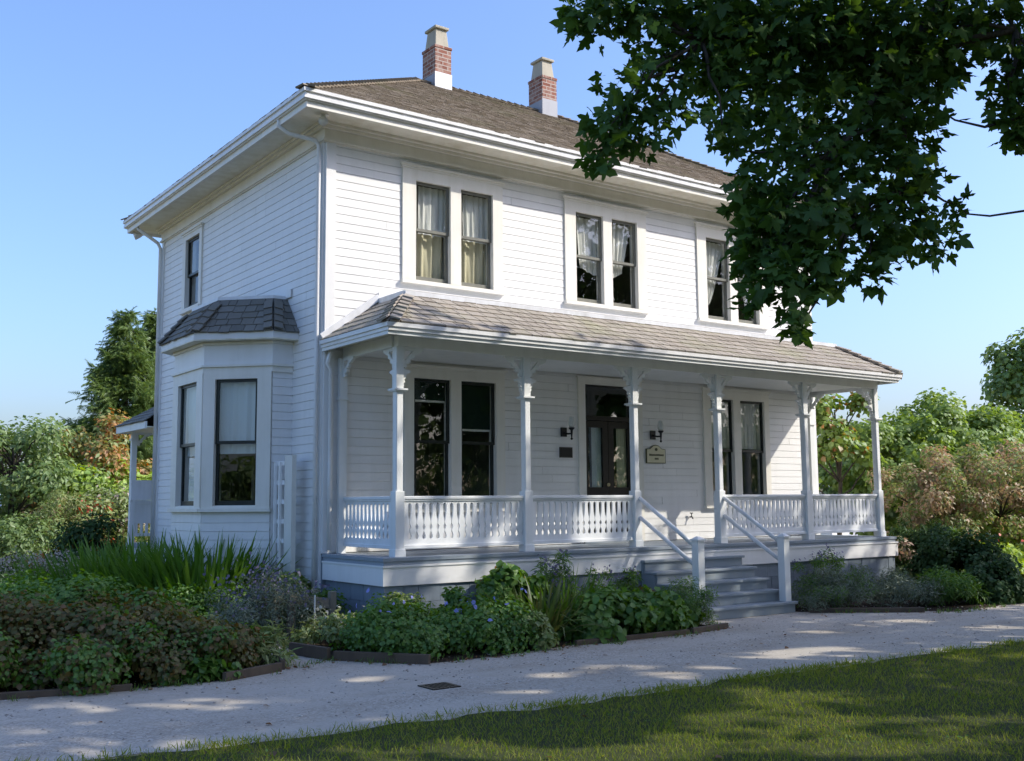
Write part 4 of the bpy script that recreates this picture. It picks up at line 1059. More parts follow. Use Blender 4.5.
# ------------------------------------------------------------------ timber edging, planter, stake, drain
def board(a, c, h, label, w_=.05, m='timber'):
    q = MB(); a = np.array((*a, h / 2)); c = np.array((*c, h / 2)); q.beam(a, c, w_, h, m)
    tag(q.build('timber_edging', bevel=.006), label, 'garden edging', 'timber boards edging the garden beds')
board((-1.56, -2.25), (-1.80, -2.92), .10, 'short weathered board closing the end of the browning bed')
board((-1.84, -2.96), (-2.5, -3.22), .085, 'weathered board along the front of the browning bed')
board((-3.3, -3.16), (-4.9, -2.78), .06, 'long dark board under the browning hedge')
board((-1.28, -1.95), (-1.16, -2.62), .13, 'short board at the end of the blue flower bed')
board((-1.12, -2.66), (-.50, -3.52), .10, 'dark board along the front of the blue flower bed')
board((1.5, -3.36), (3.2, -3.42), .06, 'brown board in front of the hosta leaves')
board((3.25, -3.43), (4.0, -3.30), .07, 'board along the lavender beside the steps')
board((6.25, -2.78), (7.5, -3.78), .07, 'low board in front of the dark lavender')
t = thing('planter_box', (-.62, -.9, 0), 'grey timber planter frame among the plants by the porch corner', 'planter')
for (a, c) in (((-.86, -1.05), (-.38, -1.05)), ((-.86, -.62), (-.38, -.62))):
    q = MB(); q.beam((*a, .48), (*c, .42), .05, .12, 'timber_grey'); q.build('side_board', t)
for x, y in ((-.88, -1.06), (-.36, -1.06), (-.88, -.62), (-.36, -.62)):
    q = MB(); q.box(x - .04, x + .04, y - .04, y + .04, 0, .56, 'timber_grey'); q.build('corner_post', t, bevel=.006)
q = MB(); q.tube([(-.74, -1.38, 0), (-.735, -1.38, .56)], .009, 'siding', 8)
tag(q.build('garden_stake'), 'thin white stake standing beside the timber planter', 'stake')
t = thing('drain_grate', (-1.11, -4.68, 0), 'small dark metal drain grate set in the gravel', 'drain')
q = MB(); ring(q, -.012, .012, .005, .014, 'iron', -1.24, -.98, -4.80, -4.56); q.build('rim', t)
q = MB()
for i in range(7): q.box(-1.225 + i * .036, -1.207 + i * .036, -4.785, -4.575, .005, .013, 'iron')
q.build('bars', t)

# ------------------------------------------------------------------ planting, near beds
G = dict
# browning bed on the left: three overlapping masses
shrub('perennial_clump', 'low mass of browning leaves at the near end of the left bed', 'plant', (-2.8, -2.38), .92, .72, .54, 14000, .05, 'broad', 'brownleaf', 101, 'browning perennials', k=40, cl=.30, second=('herb', 5000))
shrub('perennial_clump', 'tall mass of rust brown and green leaves in the left bed', 'plant', (-3.55, -1.95), 1.3, 1.0, .70, 16000, .052, 'broad', 'brownleaf', 102, 'browning perennials', k=46, cl=.28, second=('herb', 9000))
shrub('perennial_clump', 'dark browning leaves at the outer end of the left bed', 'plant', (-4.75, -1.7), 1.4, 1.05, .74, 14000, .052, 'broad', 'brownleaf', 103, 'browning perennials', k=46, cl=.28, second=('herb', 9000))
shrub('leafy_clump', 'fresh green leaves spilling over the top of the browning hedge', 'plant', (-3.1, -1.0), 1.3, .8, .86, 9000, .05, 'broad', 'herb', 104, None, k=36, cl=.28)
shrub('leafy_clump', 'bright green leaves behind the outer end of the browning hedge', 'plant', (-4.4, -.75), 1.5, .9, .95, 9500, .05, 'broad', 'herb', 105, None, k=40, cl=.28)
shrub('leafy_sprig', 'small green plant creeping onto the gravel below the browning hedge', 'plant', (-2.72, -3.1), .3, .16, .2, 420, .07, 'broad', 'herb', 106, None, k=10, cl=.5)
shrub('fern', 'light green fern at the corner of the left bed', 'fern', (-1.85, -2.55), .32, .28, .36, 700, .12, 'thin', 'lightgreen', 107, None, k=14, cl=.4)
shrub('lavender', 'grey purple lavender mound beside the timber end board', 'plant', (-1.1, -.95), .74, .66, .84, 7500, .06, 'thin', 'bluegreen', 108, None, k=46, cl=.27, droop=-.5, flowers=('purple', 420, .035))
shrub('low_shrub', 'dark low shrub between the lavender and the strappy leaves', 'shrub', (-1.55, .5), .8, .7, .66, 6500, .05, 'oval', 'herb', 109, None, k=34)
blade_clump('strappy_plant', 'large clump of tall strappy leaves under the bay window', 'plant', (-1.0, 1.35), .60, 1.22, 1500, 'blade', 120, 'strappy leaved plants by the bay', width=1)
blade_clump('strappy_plant', 'strappy leaves left of the tallest clump by the bay', 'plant', (-1.5, 2.2), .65, 1.18, 1300, 'blade', 121, 'strappy leaved plants by the bay')
blade_clump('strappy_plant', 'loose strappy leaves spreading in front of the bay wall', 'plant', (-1.85, 3.3), .7, 1.1, 1000, 'blade', 122, 'strappy leaved plants by the bay')
blade_clump('strappy_plant', 'short arching strappy leaves behind the browning hedge', 'plant', (-1.45, .95), .5, .85, 700, 'blade', 123, 'strappy leaved plants by the bay', lean=.9)
shrub('leafy_clump', 'yellow green leaves at the foot of the trellis', 'plant', (-.34, .15), .42, .45, .78, 1500, .08, 'broad', 'lightgreen', 124, None, k=20)
shrub('leafy_clump', 'green leaves at the house corner beside the porch deck', 'plant', (-.3, -.55), .42, .45, .62, 1500, .07, 'oval', 'herb', 125, None, k=20, flowers=('purple', 60, .03))
shrub('low_shrub', 'shaded green shrub further back along the side wall', 'shrub', (-2.4, 4.9), 1.2, 1.2, .72, 4200, .08, 'oval', 'herb', 126, None, k=34)
shrub('low_shrub', 'dark green low shrub left of the strappy leaves', 'shrub', (-2.9, 2.2), 1.1, 1.0, .64, 8000, .055, 'broad', 'herb', 127, None, k=34)
shrub('low_shrub', 'grey green low shrub at the outer edge of the garden', 'shrub', (-4.4, 2.6), 1.3, 1.1, .72, 4200, .07, 'oval', 'bluegreen', 128, None, k=34)
shrub('low_shrub', 'dusky low shrub beside the pale flower drift', 'shrub', (-4.9, 5.6), 1.4, 1.2, .78, 4200, .08, 'oval', 'bluegreen', 129, None, k=34)
p = ground_at(42, 17.5); blade_clump('flower_drift', 'pale pink and cream flower drift with sunlight put into its colour', 'plant', (p[0], p[1]), .75, .78, 700, 'lightgreen', 130, None, lean=.35, flowers=('pinkflower', 130, .05))  # stands in house shadow; bright petal colour replaces the missing sun
p = ground_at(75, 21); shrub('orange_flowers', 'drift of faded orange flowers before the dark shrub', 'plant', (p[0], p[1]), 1.0, .7, .85, 2600, .08, 'oval', 'herb', 131, None, k=26, flowers=('orange', 420, .08))

# bed in front of the porch
shrub('geranium', 'low green plant with blue flowers at the end of the porch bed', 'plant', (-.35, -2.55), .72, .70, .50, 9000, .045, 'broad', 'herb', 140, 'blue flowering geraniums', k=38, flowers=('blueflower', 16, .05))
shrub('geranium', 'low green plant with blue flowers in the middle of the porch bed', 'plant', (.55, -2.75), .75, .65, .50, 9000, .045, 'broad', 'herb', 141, 'blue flowering geraniums', k=38, flowers=('blueflower', 22, .05))
shrub('leafy_clump', 'sunlit yellow green bush below the porch corner', 'plant', (.02, -1.98), .34, .30, .64, 2600, .05, 'oval', 'lightgreen', 142, None, k=18)
shrub('leafy_clump', 'dark green leaves against the porch skirting near the corner', 'plant', (.85, -2.08), .5, .3, .62, 2600, .055, 'broad', 'herb', 154, None, k=22)
shrub('leafy_clump', 'cream green foliage near the timber planter', 'plant', (-.6, -1.7), .45, .4, .42, 1400, .07, 'oval', 'lightgreen', 143, None, k=18, flowers=('whiteflower', 40, .04))
shrub('leafy_clump', 'pale leafy plant at the edge beside the blue flowers', 'plant', (.95, -3.2), .36, .3, .42, 1300, .07, 'broad', 'lightgreen', 144, None, k=16)
shrub('leafy_clump', 'broad leaved plant standing tallest against the porch fascia', 'plant', (1.55, -1.98), .50, .34, .92, 2200, .10, 'broad', 'herb', 145, None, k=18, cl=.4, flowers=('orange', 10, .05))
blade_clump('strappy_plant', 'yellowing strappy leaves in the porch bed', 'plant', (1.55, -2.6), .36, .78, 330, 'yellowblade', 146, 'strappy leaved plants in the porch bed', lean=.8)
blade_clump('strappy_plant', 'green strappy leaves next to the yellowing ones', 'plant', (2.15, -2.35), .36, .78, 330, 'blade', 147, 'strappy leaved plants in the porch bed', lean=.8)
shrub('hosta', 'dusky broad leaved clump in front of the yellowing leaves', 'plant', (2.25, -2.95), .62, .45, .50, 2600, .085, 'broad', 'herb', 148, 'dusky broad leaved clumps', k=24, cl=.4)
shrub('hosta', 'dusky broad leaved clump next to the lavender by the steps', 'plant', (3.05, -2.85), .6, .48, .52, 2600, .085, 'broad', 'herb', 149, 'dusky broad leaved clumps', k=24, cl=.4)
shrub('salvia', 'tall plant with thin purple flower stalks below the railing', 'plant', (2.35, -1.98), .6, .3, 1.0, 2200, .08, 'thin', 'herb', 150, None, k=22, flowers=('purple', 180, .035))
shrub('salvia', 'low purple stalked plant beside the porch skirting', 'plant', (3.2, -1.98), .55, .3, .78, 2000, .08, 'thin', 'herb', 151, None, k=22, flowers=('purple', 120, .035))
shrub('lavender', 'dark green lavender mound left of the porch steps', 'plant', (3.82, -2.72), .40, .42, .62, 4200, .06, 'thin', 'herb', 152, None, k=34, droop=-.5, second=('bluegreen', 1600))
shrub('leafy_clump', 'brownish leaves between the lavender and the skirting', 'plant', (3.65, -2.1), .3, .25, .5, 700, .08, 'oval', 'brownleaf', 153, None, k=12)

# bed right of the steps
shrub('lavender', 'dark grey green lavender mound right of the steps', 'plant', (7.0, -2.65), .72, .52, .62, 6500, .06, 'thin', 'bluegreen', 160, None, k=42, droop=-.5, second=('herb', 2200))
shrub('lavender', 'second lavender mound further along the right bed', 'plant', (8.0, -3.1), .55, .55, .55, 4500, .06, 'thin', 'bluegreen', 161, None, k=36, droop=-.5)
shrub('salvia', 'thin purple flower stalks in front of the porch skirting', 'plant', (7.7, -1.95), .8, .3, .9, 1500, .07, 'thin', 'herb', 162, None, k=22, flowers=('purple', 130, .035))
shrub('fern', 'mid green ferny clump between lavender and glossy shrub', 'fern', (8.75, -3.35), .55, .5, .5, 3200, .1, 'thin', 'herb', 163, None, k=26)
shrub('glossy_shrub', 'dark glossy rounded shrub at the end of the right bed', 'shrub', (10.1, -2.85), .95, .75, 1.16, 13000, .06, 'broad', 'darkshrub', 164, None, k=46, cl=.3, stem_r=.012)
shrub('glossy_shrub', 'low dark glossy shrub spreading towards the gravel', 'shrub', (9.65, -3.5), .6, .45, .55, 5500, .06, 'broad', 'darkshrub', 165, None, k=26, cl=.35)
shrub('upright_shrub', 'dense dark green upright shrub past the porch end', 'shrub', (10.9, -1.5), .72, .7, 1.28, 9000, .11, 'thin', 'darkshrub', 166, None, k=40, cl=.3, droop=-1.6, second=('herb', 2500))
shrub('low_shrub', 'yellow leaves glinting beside the porch end', 'shrub', (9.4, -2.2), .5, .35, .5, 1100, .08, 'oval', 'lightgreen', 167, None, k=16)

# ------------------------------------------------------------------ right background
def ctree(name, label, cat, px, dist, ztop, crown_half, zlow, n, size, tpl, m, seed, **kw):
    g_ = ground_at(px, dist); cz_ = (ztop + zlow) / 2
    return tree(name, label, cat, tuple(g_), ztop, (g_[0], g_[1], cz_), (crown_half, crown_half, (ztop - zlow) / 2 * 1.02), n, size, tpl, m, seed, **kw)
ctree('small_tree', 'airy small tree with reddish tinged leaves seen past the porch end', 'tree', 838, 24, 4.35, 1.05, .7, 2600, .115, 'broad', 'tree_green', 201, k=15, cl=.27, second=('rowan', .22), trunk_r=.07, hollow=.35)
ctree('small_tree', 'bright green bushy tree between the porch and the smoke bush', 'tree', 905, 27, 3.75, 1.5, .3, 15000, .11, 'broad', 'tree_green', 202, k=44, trunk_r=.09)
ctree('small_tree', 'green bushy tree above the smoke bush', 'tree', 955, 29, 3.95, 1.9, .3, 18000, .11, 'broad', 'tree_green', 203, k=50, trunk_r=.1)
ctree('small_tree', 'lower green tree at the outer edge of the shrubbery', 'tree', 1020, 31, 3.7, 1.9, .3, 15000, .12, 'broad', 'tree_green', 204, k=46, trunk_r=.1)
ctree('small_tree', 'dark green bush closing the gap below the porch roof end', 'tree', 872, 31, 3.3, 1.5, .1, 10000, .12, 'broad', 'tree_dark', 205, k=40, trunk_r=.08)
ctree('tall_tree', 'tall loose tree rising at the edge of the view beyond the shrubs', 'tree', 1046, 44, 7.7, 2.0, 2.2, 12000, .18, 'broad', 'tree_green', 206, k=44, trunk_r=.16, second=('tree_dark', .3))
ctree('smoke_bush', 'large reddish brown shrub with fine twigs', 'shrub', 935, 22, 2.45, 1.15, .25, 12000, .08, 'oval', 'smoke', 207, k=50, cl=.24, trunk_r=.05, hollow=.3, second=('lightgreen', .45))
ctree('smoke_bush', 'second reddish brown shrub thinning to green at its side', 'shrub', 1000, 23, 2.7, 1.25, .25, 12000, .08, 'oval', 'smoke', 208, k=50, cl=.24, trunk_r=.05, hollow=.3, second=('lightgreen', .6))
g_ = ground_at(975, 21.5); shrub('flower_border', 'yellow green low plants lit by the sun with one red flower', 'plant', (g_[0], g_[1]), .8, .7, .8, 2400, .09, 'broad', 'lime', 209, None, k=24, flowers=('redflower', 14, .07))
g_ = ground_at(1014, 23); shrub('flower_border', 'sunlit leafy border topped with pale pink flowers', 'plant', (g_[0], g_[1]), 1.0, .9, 1.25, 3600, .09, 'broad', 'lime', 210, None, k=30, flowers=('pinkflower', 60, .07))
g_ = ground_at(1016, 25); shrub('flower_border', 'short lime green plants edging the far path', 'plant', (g_[0], g_[1]), .7, .6, .45, 2000, .08, 'broad', 'lime', 211, None, k=22)
g_ = ground_at(905, 20.5); shrub('low_shrub', 'dark twiggy shrub under the smoke bush', 'shrub', (g_[0], g_[1]), .9, .8, 1.1, 2600, .09, 'oval', 'smoke', 212, None, k=26, second=('tree_dark', 1500))
# far outbuilding
g_ = ground_at(852, 40); t = thing('outbuilding', tuple(g_), 'small white outbuilding far behind the porch railing', 'building')
q = MB(); x, y = g_[0], g_[1]; q.box(x - 1.2, x + 1.2, y, y + 2.5, 0, 1.95, 'siding'); q.build('wall', t)
q = MB(); q.hexa([(x - 1.4, y - .2, 1.95), (x + 1.4, y - .2, 1.95), (x + 1.4, y + 2.7, 1.95), (x - 1.4, y + 2.7, 1.95), (x - 1.4, y + 1.2, 2.5), (x + 1.4, y + 1.2, 2.5), (x + 1.4, y + 1.3, 2.5), (x - 1.4, y + 1.3, 2.5)], 'lead'); q.build('roof', t)

# ------------------------------------------------------------------ left background
def conifer(label, px, dist, h, r, n, seed):
    rng = np.random.default_rng(seed); g_ = ground_at(px, dist)
    t = thing('conifer', tuple(g_), label, 'tree', 'conifers behind the house')
    q = MB(); q.tube([g_, g_ + (0, 0, h * .95)], [.2, .02], 'bark', 8)
    P, Y, Nn, Sz = [], [], [], []
    nb_ = 150
    for i in range(nb_):
        f = rng.random() ** .75; z = h * (.06 + .93 * f); rr = r * (1 - f) ** .95 * (.6 + .55 * rng.random()) + .12; a = rng.random() * 6.283
        d = np.array([math.cos(a), math.sin(a), 0]); base = g_ + np.array([0, 0, z])
        if i < 70: q.tube([base, base + d * rr * .6 + (0, 0, .02), base + d * rr * .95 + np.array([0, 0, -rr * .18])], [.03, .018, .006], 'bark', 4)
        k = max(6, int(n / nb_ * (rr / r) * 1.7))
        s = rng.random(k) ** .6
        pt = base + d * (rr * s)[:, None] + np.array([0, 0, 1.0]) * (-.22 * rr * s ** 2 + .10 * rr * s)[:, None] + rng.normal(size=(k, 3)) * np.array([.16, .16, .10]) * (0.5 + rr * .35)
        P.append(pt); Y.append(unit(d * .8 + np.array([0, 0, -.45]) + rng.normal(size=(k, 3)) * .45)); Nn.append(unit(np.array([0, 0, 1.0]) + d * .5 + rng.normal(size=(k, 3)) * .4)); Sz.append(.27 * (.6 + .7 * rng.random(k)))
    q.build('trunk', t)
    leaf_mesh('crown', [('spray', np.concatenate(P), np.concatenate(Y), np.concatenate(Nn), np.concatenate(Sz), 'conifer')], t)
conifer('tall yellow green conifer beside the house with open sky to its left', 122, 35, 7.7, 2.75, 24000, 301)
conifer('tall conifer partly hidden by the back corner of the house', 150, 37, 8.1, 2.75, 24000, 302)
ctree('broad_tree', 'grey green tree at the outer left of the garden', 'tree', 12, 30, 3.95, 1.75, .5, 8500, .15, 'oval', 'tree_dark', 303, k=50, trunk_r=.12)
ctree('broad_tree', 'darker grey green tree between the outer tree and the rowan', 'tree', 52, 33, 3.3, 1.3, .3, 6000, .15, 'oval', 'tree_dark', 304, k=40, trunk_r=.1)
ctree('rowan', 'rowan bush speckled with red berries below the conifers', 'tree', 100, 32, 4.0, 1.55, .4, 7500, .15, 'oval', 'rowan', 305, k=44, trunk_r=.08, second=('lightgreen', .3))
ctree('lime_hedge', 'bright lime green climbing hedge in full sun', 'hedge', 112, 31, 2.75, 1.7, .0, 11000, .14, 'broad', 'lime', 306, k=60, cl=.26, trunk_r=.05)
ctree('lime_hedge', 'pale green flowering hedge below the bright climber', 'hedge', 118, 29.5, 2.05, 1.7, .0, 8000, .11, 'oval', 'lightgreen', 307, k=50, cl=.26, trunk_r=.04, second=('pinkflower', .06))
ctree('tall_shrub', 'feathery yellow green shrub in front of the dark trees', 'shrub', 56, 27.8, 1.85, .85, .0, 4200, .11, 'thin', 'lightgreen', 308, k=30, trunk_r=.03, second=('smoke', .1))
ctree('tall_shrub', 'shrub with a few red flowers next to the feathery one', 'shrub', 84, 28.5, 1.9, .8, .0, 3600, .11, 'oval', 'lightgreen', 309, k=30, trunk_r=.03, second=('redflower', .03))
g_ = ground_at(98, 20.5); shrub('dark_shrub', 'dark round shrub in the shadow of the house', 'shrub', (g_[0], g_[1]), .72, .7, 1.42, 4200, .09, 'oval', 'darkshrub', 310, None, k=34, stem_r=.015)
g_ = ground_at(8, 27); shrub('dark_shrub', 'dark spreading shrub below the outer left tree', 'shrub', (g_[0], g_[1]), 1.5, 1.2, 1.5, 4500, .11, 'oval', 'tree_dark', 311, None, k=34, stem_r=.015)
g_ = ground_at(18, 23); shrub('dark_shrub', 'small clipped dark shrub near the sunny gap', 'shrub', (g_[0], g_[1]), .45, .45, .5, 1600, .08, 'oval', 'darkshrub', 312, None, k=20)
g_ = ground_at(-10, 33); t = thing('outbuilding', tuple(g_), 'far white building with pale roof edge behind the outer left tree', 'building')
q = MB(); x, y = g_[0], g_[1]; q.box(x - 2.6, x + .6, y, y + 3, 0, 1.55, 'siding'); q.build('wall', t)
q = MB(); q.hexa([(x - 2.8, y - .3, 1.55), (x + .8, y - .3, 1.55), (x + .8, y + 3.2, 1.55), (x - 2.8, y + 3.2, 1.55), (x - 2.8, y + 1.4, 2.1), (x + .3, y + 1.4, 2.1), (x + .3, y + 1.5, 2.1), (x - 2.8, y + 1.5, 2.1)], 'flashing'); q.build('roof', t)
g_ = ground_at(146, 21.8); t = thing('garden_sign', tuple(g_), 'white board on a stand behind the back porch post', 'sign')
q = MB(); x, y = g_[0], g_[1]; q.box(x - .28, x + .35, y, y + .04, 1.70, 2.08, 'flashing'); q.build('board', t)
for dx in (-.25, .3):
    q = MB(); q.box(x + dx - .03, x + dx + .03, y + .045, y + .09, 0, 2.05, 'siding'); q.build('post', t)

# ------------------------------------------------------------------ far trees closing the horizon
rng = np.random.default_rng(77); C, R = [], []
for a in np.linspace(-150, 210, 420):
    back = a < -12
    d_ = (44 if back else 62) + rng.random() * 14; h_ = (7.5 + 3 * math.sin(a * .35) + 2.5 * rng.random()) if back else 2.2 + 1.4 * rng.random()
    for z in np.linspace(.3, h_, 7 if back else 3): C.append((CAM[0] + d_ * math.cos(math.radians(a)), CAM[1] + d_ * math.sin(math.radians(a)), z)); R.append(1.5)
P, d = clump_points(rng, np.array(C), np.array(R), 60000); y_, n_ = orient(rng, d)
tag(leaf_mesh('far_woods', [('broad', P, y_, n_, .5 * (.6 + .7 * rng.random(len(P))), 'tree_dark')]), kind='stuff')

rng = np.random.default_rng(78); C = []  # unseen hedge added to put dark green into the bay window reflections
for s in np.linspace(0, 1, 60):
    for z in (.4, 1.1, 1.8, 2.4): C.append((-19 + 2.5 * s + rng.normal() * .3, -12 + 20 * s + rng.normal() * .3, z + rng.normal() * .2))
for s in np.linspace(0, 1, 70):
    for z in (.4, 1.2, 2.0, 2.7): C.append((-24 + 12 * s + rng.normal() * .3, -11 - 17 * s + rng.normal() * .3, z + rng.normal() * .2))
P, d = clump_points(rng, np.array(C), np.full(len(C), .7), 30000); P[:, 2] = np.abs(P[:, 2]); y_, n_ = orient(rng, d)
tag(leaf_mesh('reflected_hedge_foliage', [('broad', P, y_, n_, .25 * (.6 + .7 * rng.random(len(P))), 'tree_dark')]), kind='stuff')

# ------------------------------------------------------------------ big shade trees in front of the house (their crowns cast the dappled shade)
def out_of_view(P, margin=14):
    px, py, z = project(P)
    return (z < 0.3) | (px > 1024 + margin) | (px < -margin) | (py < -margin)
GAPS = []      # openings in the crowns: (spot the sun reaches, radius across, height of the spot)
for px_, py_, rad in ((800, 700, .42), (770, 722, .5), (845, 712, .3), (700, 742, .34), (640, 750, .3), (905, 722, .34), (960, 742, .36), (740, 690, .25), (860, 748, .35), (1000, 720, .25), (560, 752, .28), (460, 748, .25),
        (600, 668, .30), (545, 676, .28), (520, 692, .22), (660, 676, .26), (700, 668, .26), (760, 656, .34), (810, 650, .28), (800, 632, .22), (400, 676, .22), (350, 680, .22), (100, 708, .26), (190, 704, .30), (250, 700, .25), (70, 744, .25), (200, 745, .2), (900, 622, .3), (980, 628, .3), (1005, 606, .3)):
    v_ = ray(px_, py_); GAPS.append((CAM + v_ * (-CAM[2] / v_[2]), rad * 1.08))
for g_, rad in (((-.02, -2.1, .55), .35), ((.7, -3.0, .4), .3), ((1.5, -2.5, .6), .35), ((1.5, -2.0, .85), .25), ((-.6, -1.8, .4), .3), ((-3.4, -.6, .8), .3), ((-1.0, -.9, .7), .25), ((7.6, -3.2, .4), .25), ((10.6, -3.0, .5), .3), ((1.0, -1.66, .75), .26), ((.95, -1.42, 1.3), .34), ((1.9, -1.42, 1.25), .2), ((3.3, -1.42, 1.25), .3), ((2.28, -1.46, 2.75), .3), ((4.22, -1.46, 2.7), .26), ((.33, -1.46, 2.1), .26), ((.33, -1.46, 3.05), .2), ((5.2, -1.0, .96), .34), ((3.6, -1.7, .75), .16), ((8.9, -1.66, .76), .2), ((.3, -.7, 1.3), .3)): GAPS.append((np.array(g_), rad))
def through_gap(P):
    hit = np.zeros(len(P), bool)
    for c, rad in GAPS:
        d = P - c; along = d @ SUN_DIR; off = np.linalg.norm(d - along[:, None] * SUN_DIR, axis=1)
        hit |= (off < rad * 1.0) & (along > .5)
    return hit
def shade_tree(name, label, base, cc, cr, k, n, size, seed, hole=0.0, group=None, extra=None, rr0=.5, cl=.24):
    rng = np.random.default_rng(seed)
    cc, cr = np.array(cc, float), np.array(cr, float)
    d = unit(rng.normal(size=(k, 3)))
    C = cc + d * (rr0 + (1 - rr0) * rng.random((k, 1)) ** .5) * cr
    R = cl * cr.mean() * (.6 + .8 * rng.random(k))
    C = C[(out_of_view(C, 60))]; R = R[:len(C)]
    t = thing(name, base, label, 'tree', group)
    P, dd = clump_points(rng, C, R, n)
    kp = out_of_view(P, 25) & (P[:, 2] > 2.0) & ~(through_gap(P) & (rng.random(len(P)) < .97)); P, dd = P[kp], dd[kp]
    dd = unit(dd + unit((P - cc) / cr) * .6); y, nn = orient(rng, dd, .5)
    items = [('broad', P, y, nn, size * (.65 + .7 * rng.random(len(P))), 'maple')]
    b = MB(); base = np.array(base, float)
    tp = limb(b, rng, base, cc + np.array([0, 0, cr[2] * .5]), .34, .08, .05, segs=8, sides=12)
    for i in range(min(len(C), 34)): limb(b, rng, tp[int(np.clip(2 + (C[i][2] - 3) / 2.0, 2, 7))], C[i], .09, .012, .1, sides=5)
    if extra: items += extra(rng, b, tp)
    leaf_mesh('crown', items, t); b.build('trunk', t, True)
    return t
# the branch that hangs into the picture: clumps given on photograph rays at real distances of 4.8 to 7 m
HANG = [(598, 8, 5.6, 34), (640, 10, 5.6, 36), (575, 18, 5.7, 20), (690, 14, 5.8, 44), (655, 62, 5.6, 30), (628, 96, 5.5, 34), (608, 128, 5.4, 28), (640, 130, 5.5, 28), (596, 158, 5.4, 16), (668, 110, 5.6, 26),
        (712, 70, 5.7, 44), (722, 125, 5.5, 24), (735, 150, 5.5, 14), (760, 40, 6.0, 60), (770, 110, 5.8, 52), (800, 160, 5.6, 50), (830, 60, 6.2, 64), (850, 130, 6.0, 52), (800, 215, 5.4, 46), (770, 250, 5.3, 30), (840, 210, 5.6, 44),
        (795, 275, 5.2, 36), (825, 265, 5.3, 30), (762, 285, 5.2, 16), (792, 318, 5.15, 16), (775, 225, 5.3, 34), (880, 180, 5.8, 44), (900, 120, 6.1, 44), (890, 240, 5.7, 28), (868, 262, 5.5, 24), (915, 215, 5.9, 24), (930, 175, 6.0, 20), (940, 230, 6.0, 16), (935, 255, 6.0, 12), (958, 205, 6.1, 12),
        (910, 40, 6.4, 60), (960, 20, 6.6, 40), (1000, 15, 6.8, 40), (900, 85, 6.3, 44), (945, 60, 6.5, 24), (1012, 60, 6.6, 26), (1008, 100, 6.5, 22), (1018, 130, 6.5, 18), (1040, 80, 6.6, 40), (750, 190, 5.5, 26), (752, 235, 5.4, 22), (746, 268, 5.3, 18), (752, 300, 5.2, 13), (744, 212, 5.5, 18), (798, 331, 5.15, 10), (742, 246, 5.35, 12), (860, 20, 6.2, 60), (720, 25, 5.8, 50), (800, 20, 6.0, 60)]
def hanging(rng, b, tp):
    C = np.array([at(px, py, ds) for px, py, ds, r in HANG]); R = np.array([r * ds / F_PX * 1.05 for px, py, ds, r in HANG])
    cnt = 6800
    w_ = R ** 2; idx = rng.choice(len(C), cnt, p=w_ / w_.sum())
    dd = unit(rng.normal(size=(cnt, 3))); rad = R[idx] * rng.random(cnt) ** .5
    dep = np.maximum(R[idx], .18) / R[idx]
    off = dd * rad[:, None]; P = C[idx] + off + FW * ((rng.random(cnt) - .5) * .9 * dep * R[idx])[:, None]
    nn = unit(rng.normal(size=(cnt, 3)) * .75 + np.array([0, 0, .8]) + np.array([-.25, -.35, 0]))
    y = unit(np.array([0, 0, -.75]) + dd * .5 + rng.normal(size=(cnt, 3)) * .5)
    y = unit(y - nn * np.sum(y * nn, 1, keepdims=True))
    s = .088 * (.55 + .75 * rng.random(cnt))
    hub = at(905, 70, 6.4); root = tp[4]
    b.tube([root, root * .5 + at(1120, -160, 7.4) * .5 + (0, 0, .6), at(1060, -120, 7.2), at(960, -40, 6.6), hub], [.12, .09, .065, .05, .035], 'bark', 8)
    mids = [at(1015, 30, 6.6), at(820, 40, 6.0), at(840, 150, 5.8), at(700, 40, 5.7), at(900, 190, 5.9)]
    for m_ in mids: limb(b, rng, hub, m_, .035, .016, .08, sides=6)
    for c in C:
        j = int(np.argmin([np.linalg.norm(c - m_) for m_ in mids])); limb(b, rng, mids[j], c, .014, .004, .12, sides=5, segs=4)
    b.tube([at(955, 205, 6.1), at(968, 214, 6.1), at(990, 216, 6.2), at(1030, 210, 6.3)], [.004, .005, .006, .007], 'bark', 5)
    b.tube([at(925, 100, 6.2), at(955, 120, 6.3), at(985, 127, 6.4), at(1020, 118, 6.5)], [.004, .006, .008, .01], 'bark', 5)
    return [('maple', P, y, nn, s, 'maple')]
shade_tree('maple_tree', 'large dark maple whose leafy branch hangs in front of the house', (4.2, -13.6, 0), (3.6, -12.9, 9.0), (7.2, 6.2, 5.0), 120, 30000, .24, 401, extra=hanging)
shade_tree('shade_tree', 'tall leafy shade tree standing beyond the lawn outside the view', (14.0, -13.2, 0), (13.6, -12.6, 8.0), (6.4, 5.6, 4.8), 100, 26000, .25, 402)

# ------------------------------------------------------------------ lawn grass, gravel litter
rng = np.random.default_rng(55)
items = []
N_ = 190000
P = np.stack([rng.uniform(-6.5, 9.0, N_), rng.uniform(-10.2, -5.4, N_), np.zeros(N_)], 1)
edge = np.interp(P[:, 0], [-12, -6, -4.2, -2.66, -1.6, -.8, .5, 2.2, 5.5, 12], [-5.0, -5.4, -5.62, -5.85, -5.85, -6.02, -6.05, -6.1, -6.32, -6.9]) + rng.normal(size=N_) * .10
px, py, z = project(P); kp = (P[:, 1] < edge + .03) & (px > -40) & (px < 1064) & (py < 800) & (z > 0)
dens = .55 + .45 * np.sin(P[:, 0] * 2.1 + 1.3 * np.sin(P[:, 1] * 1.7)) * np.sin(P[:, 1] * 2.6 + P[:, 0])
kp &= rng.random(N_) < .45 + .55 * dens
P = P[kp]; n_ = len(P)
Y = unit(np.array([0, 0, 1.0]) + rng.normal(size=(n_, 3)) * np.array([.55, .55, .1])); Nn = unit(rng.normal(size=(n_, 3)))
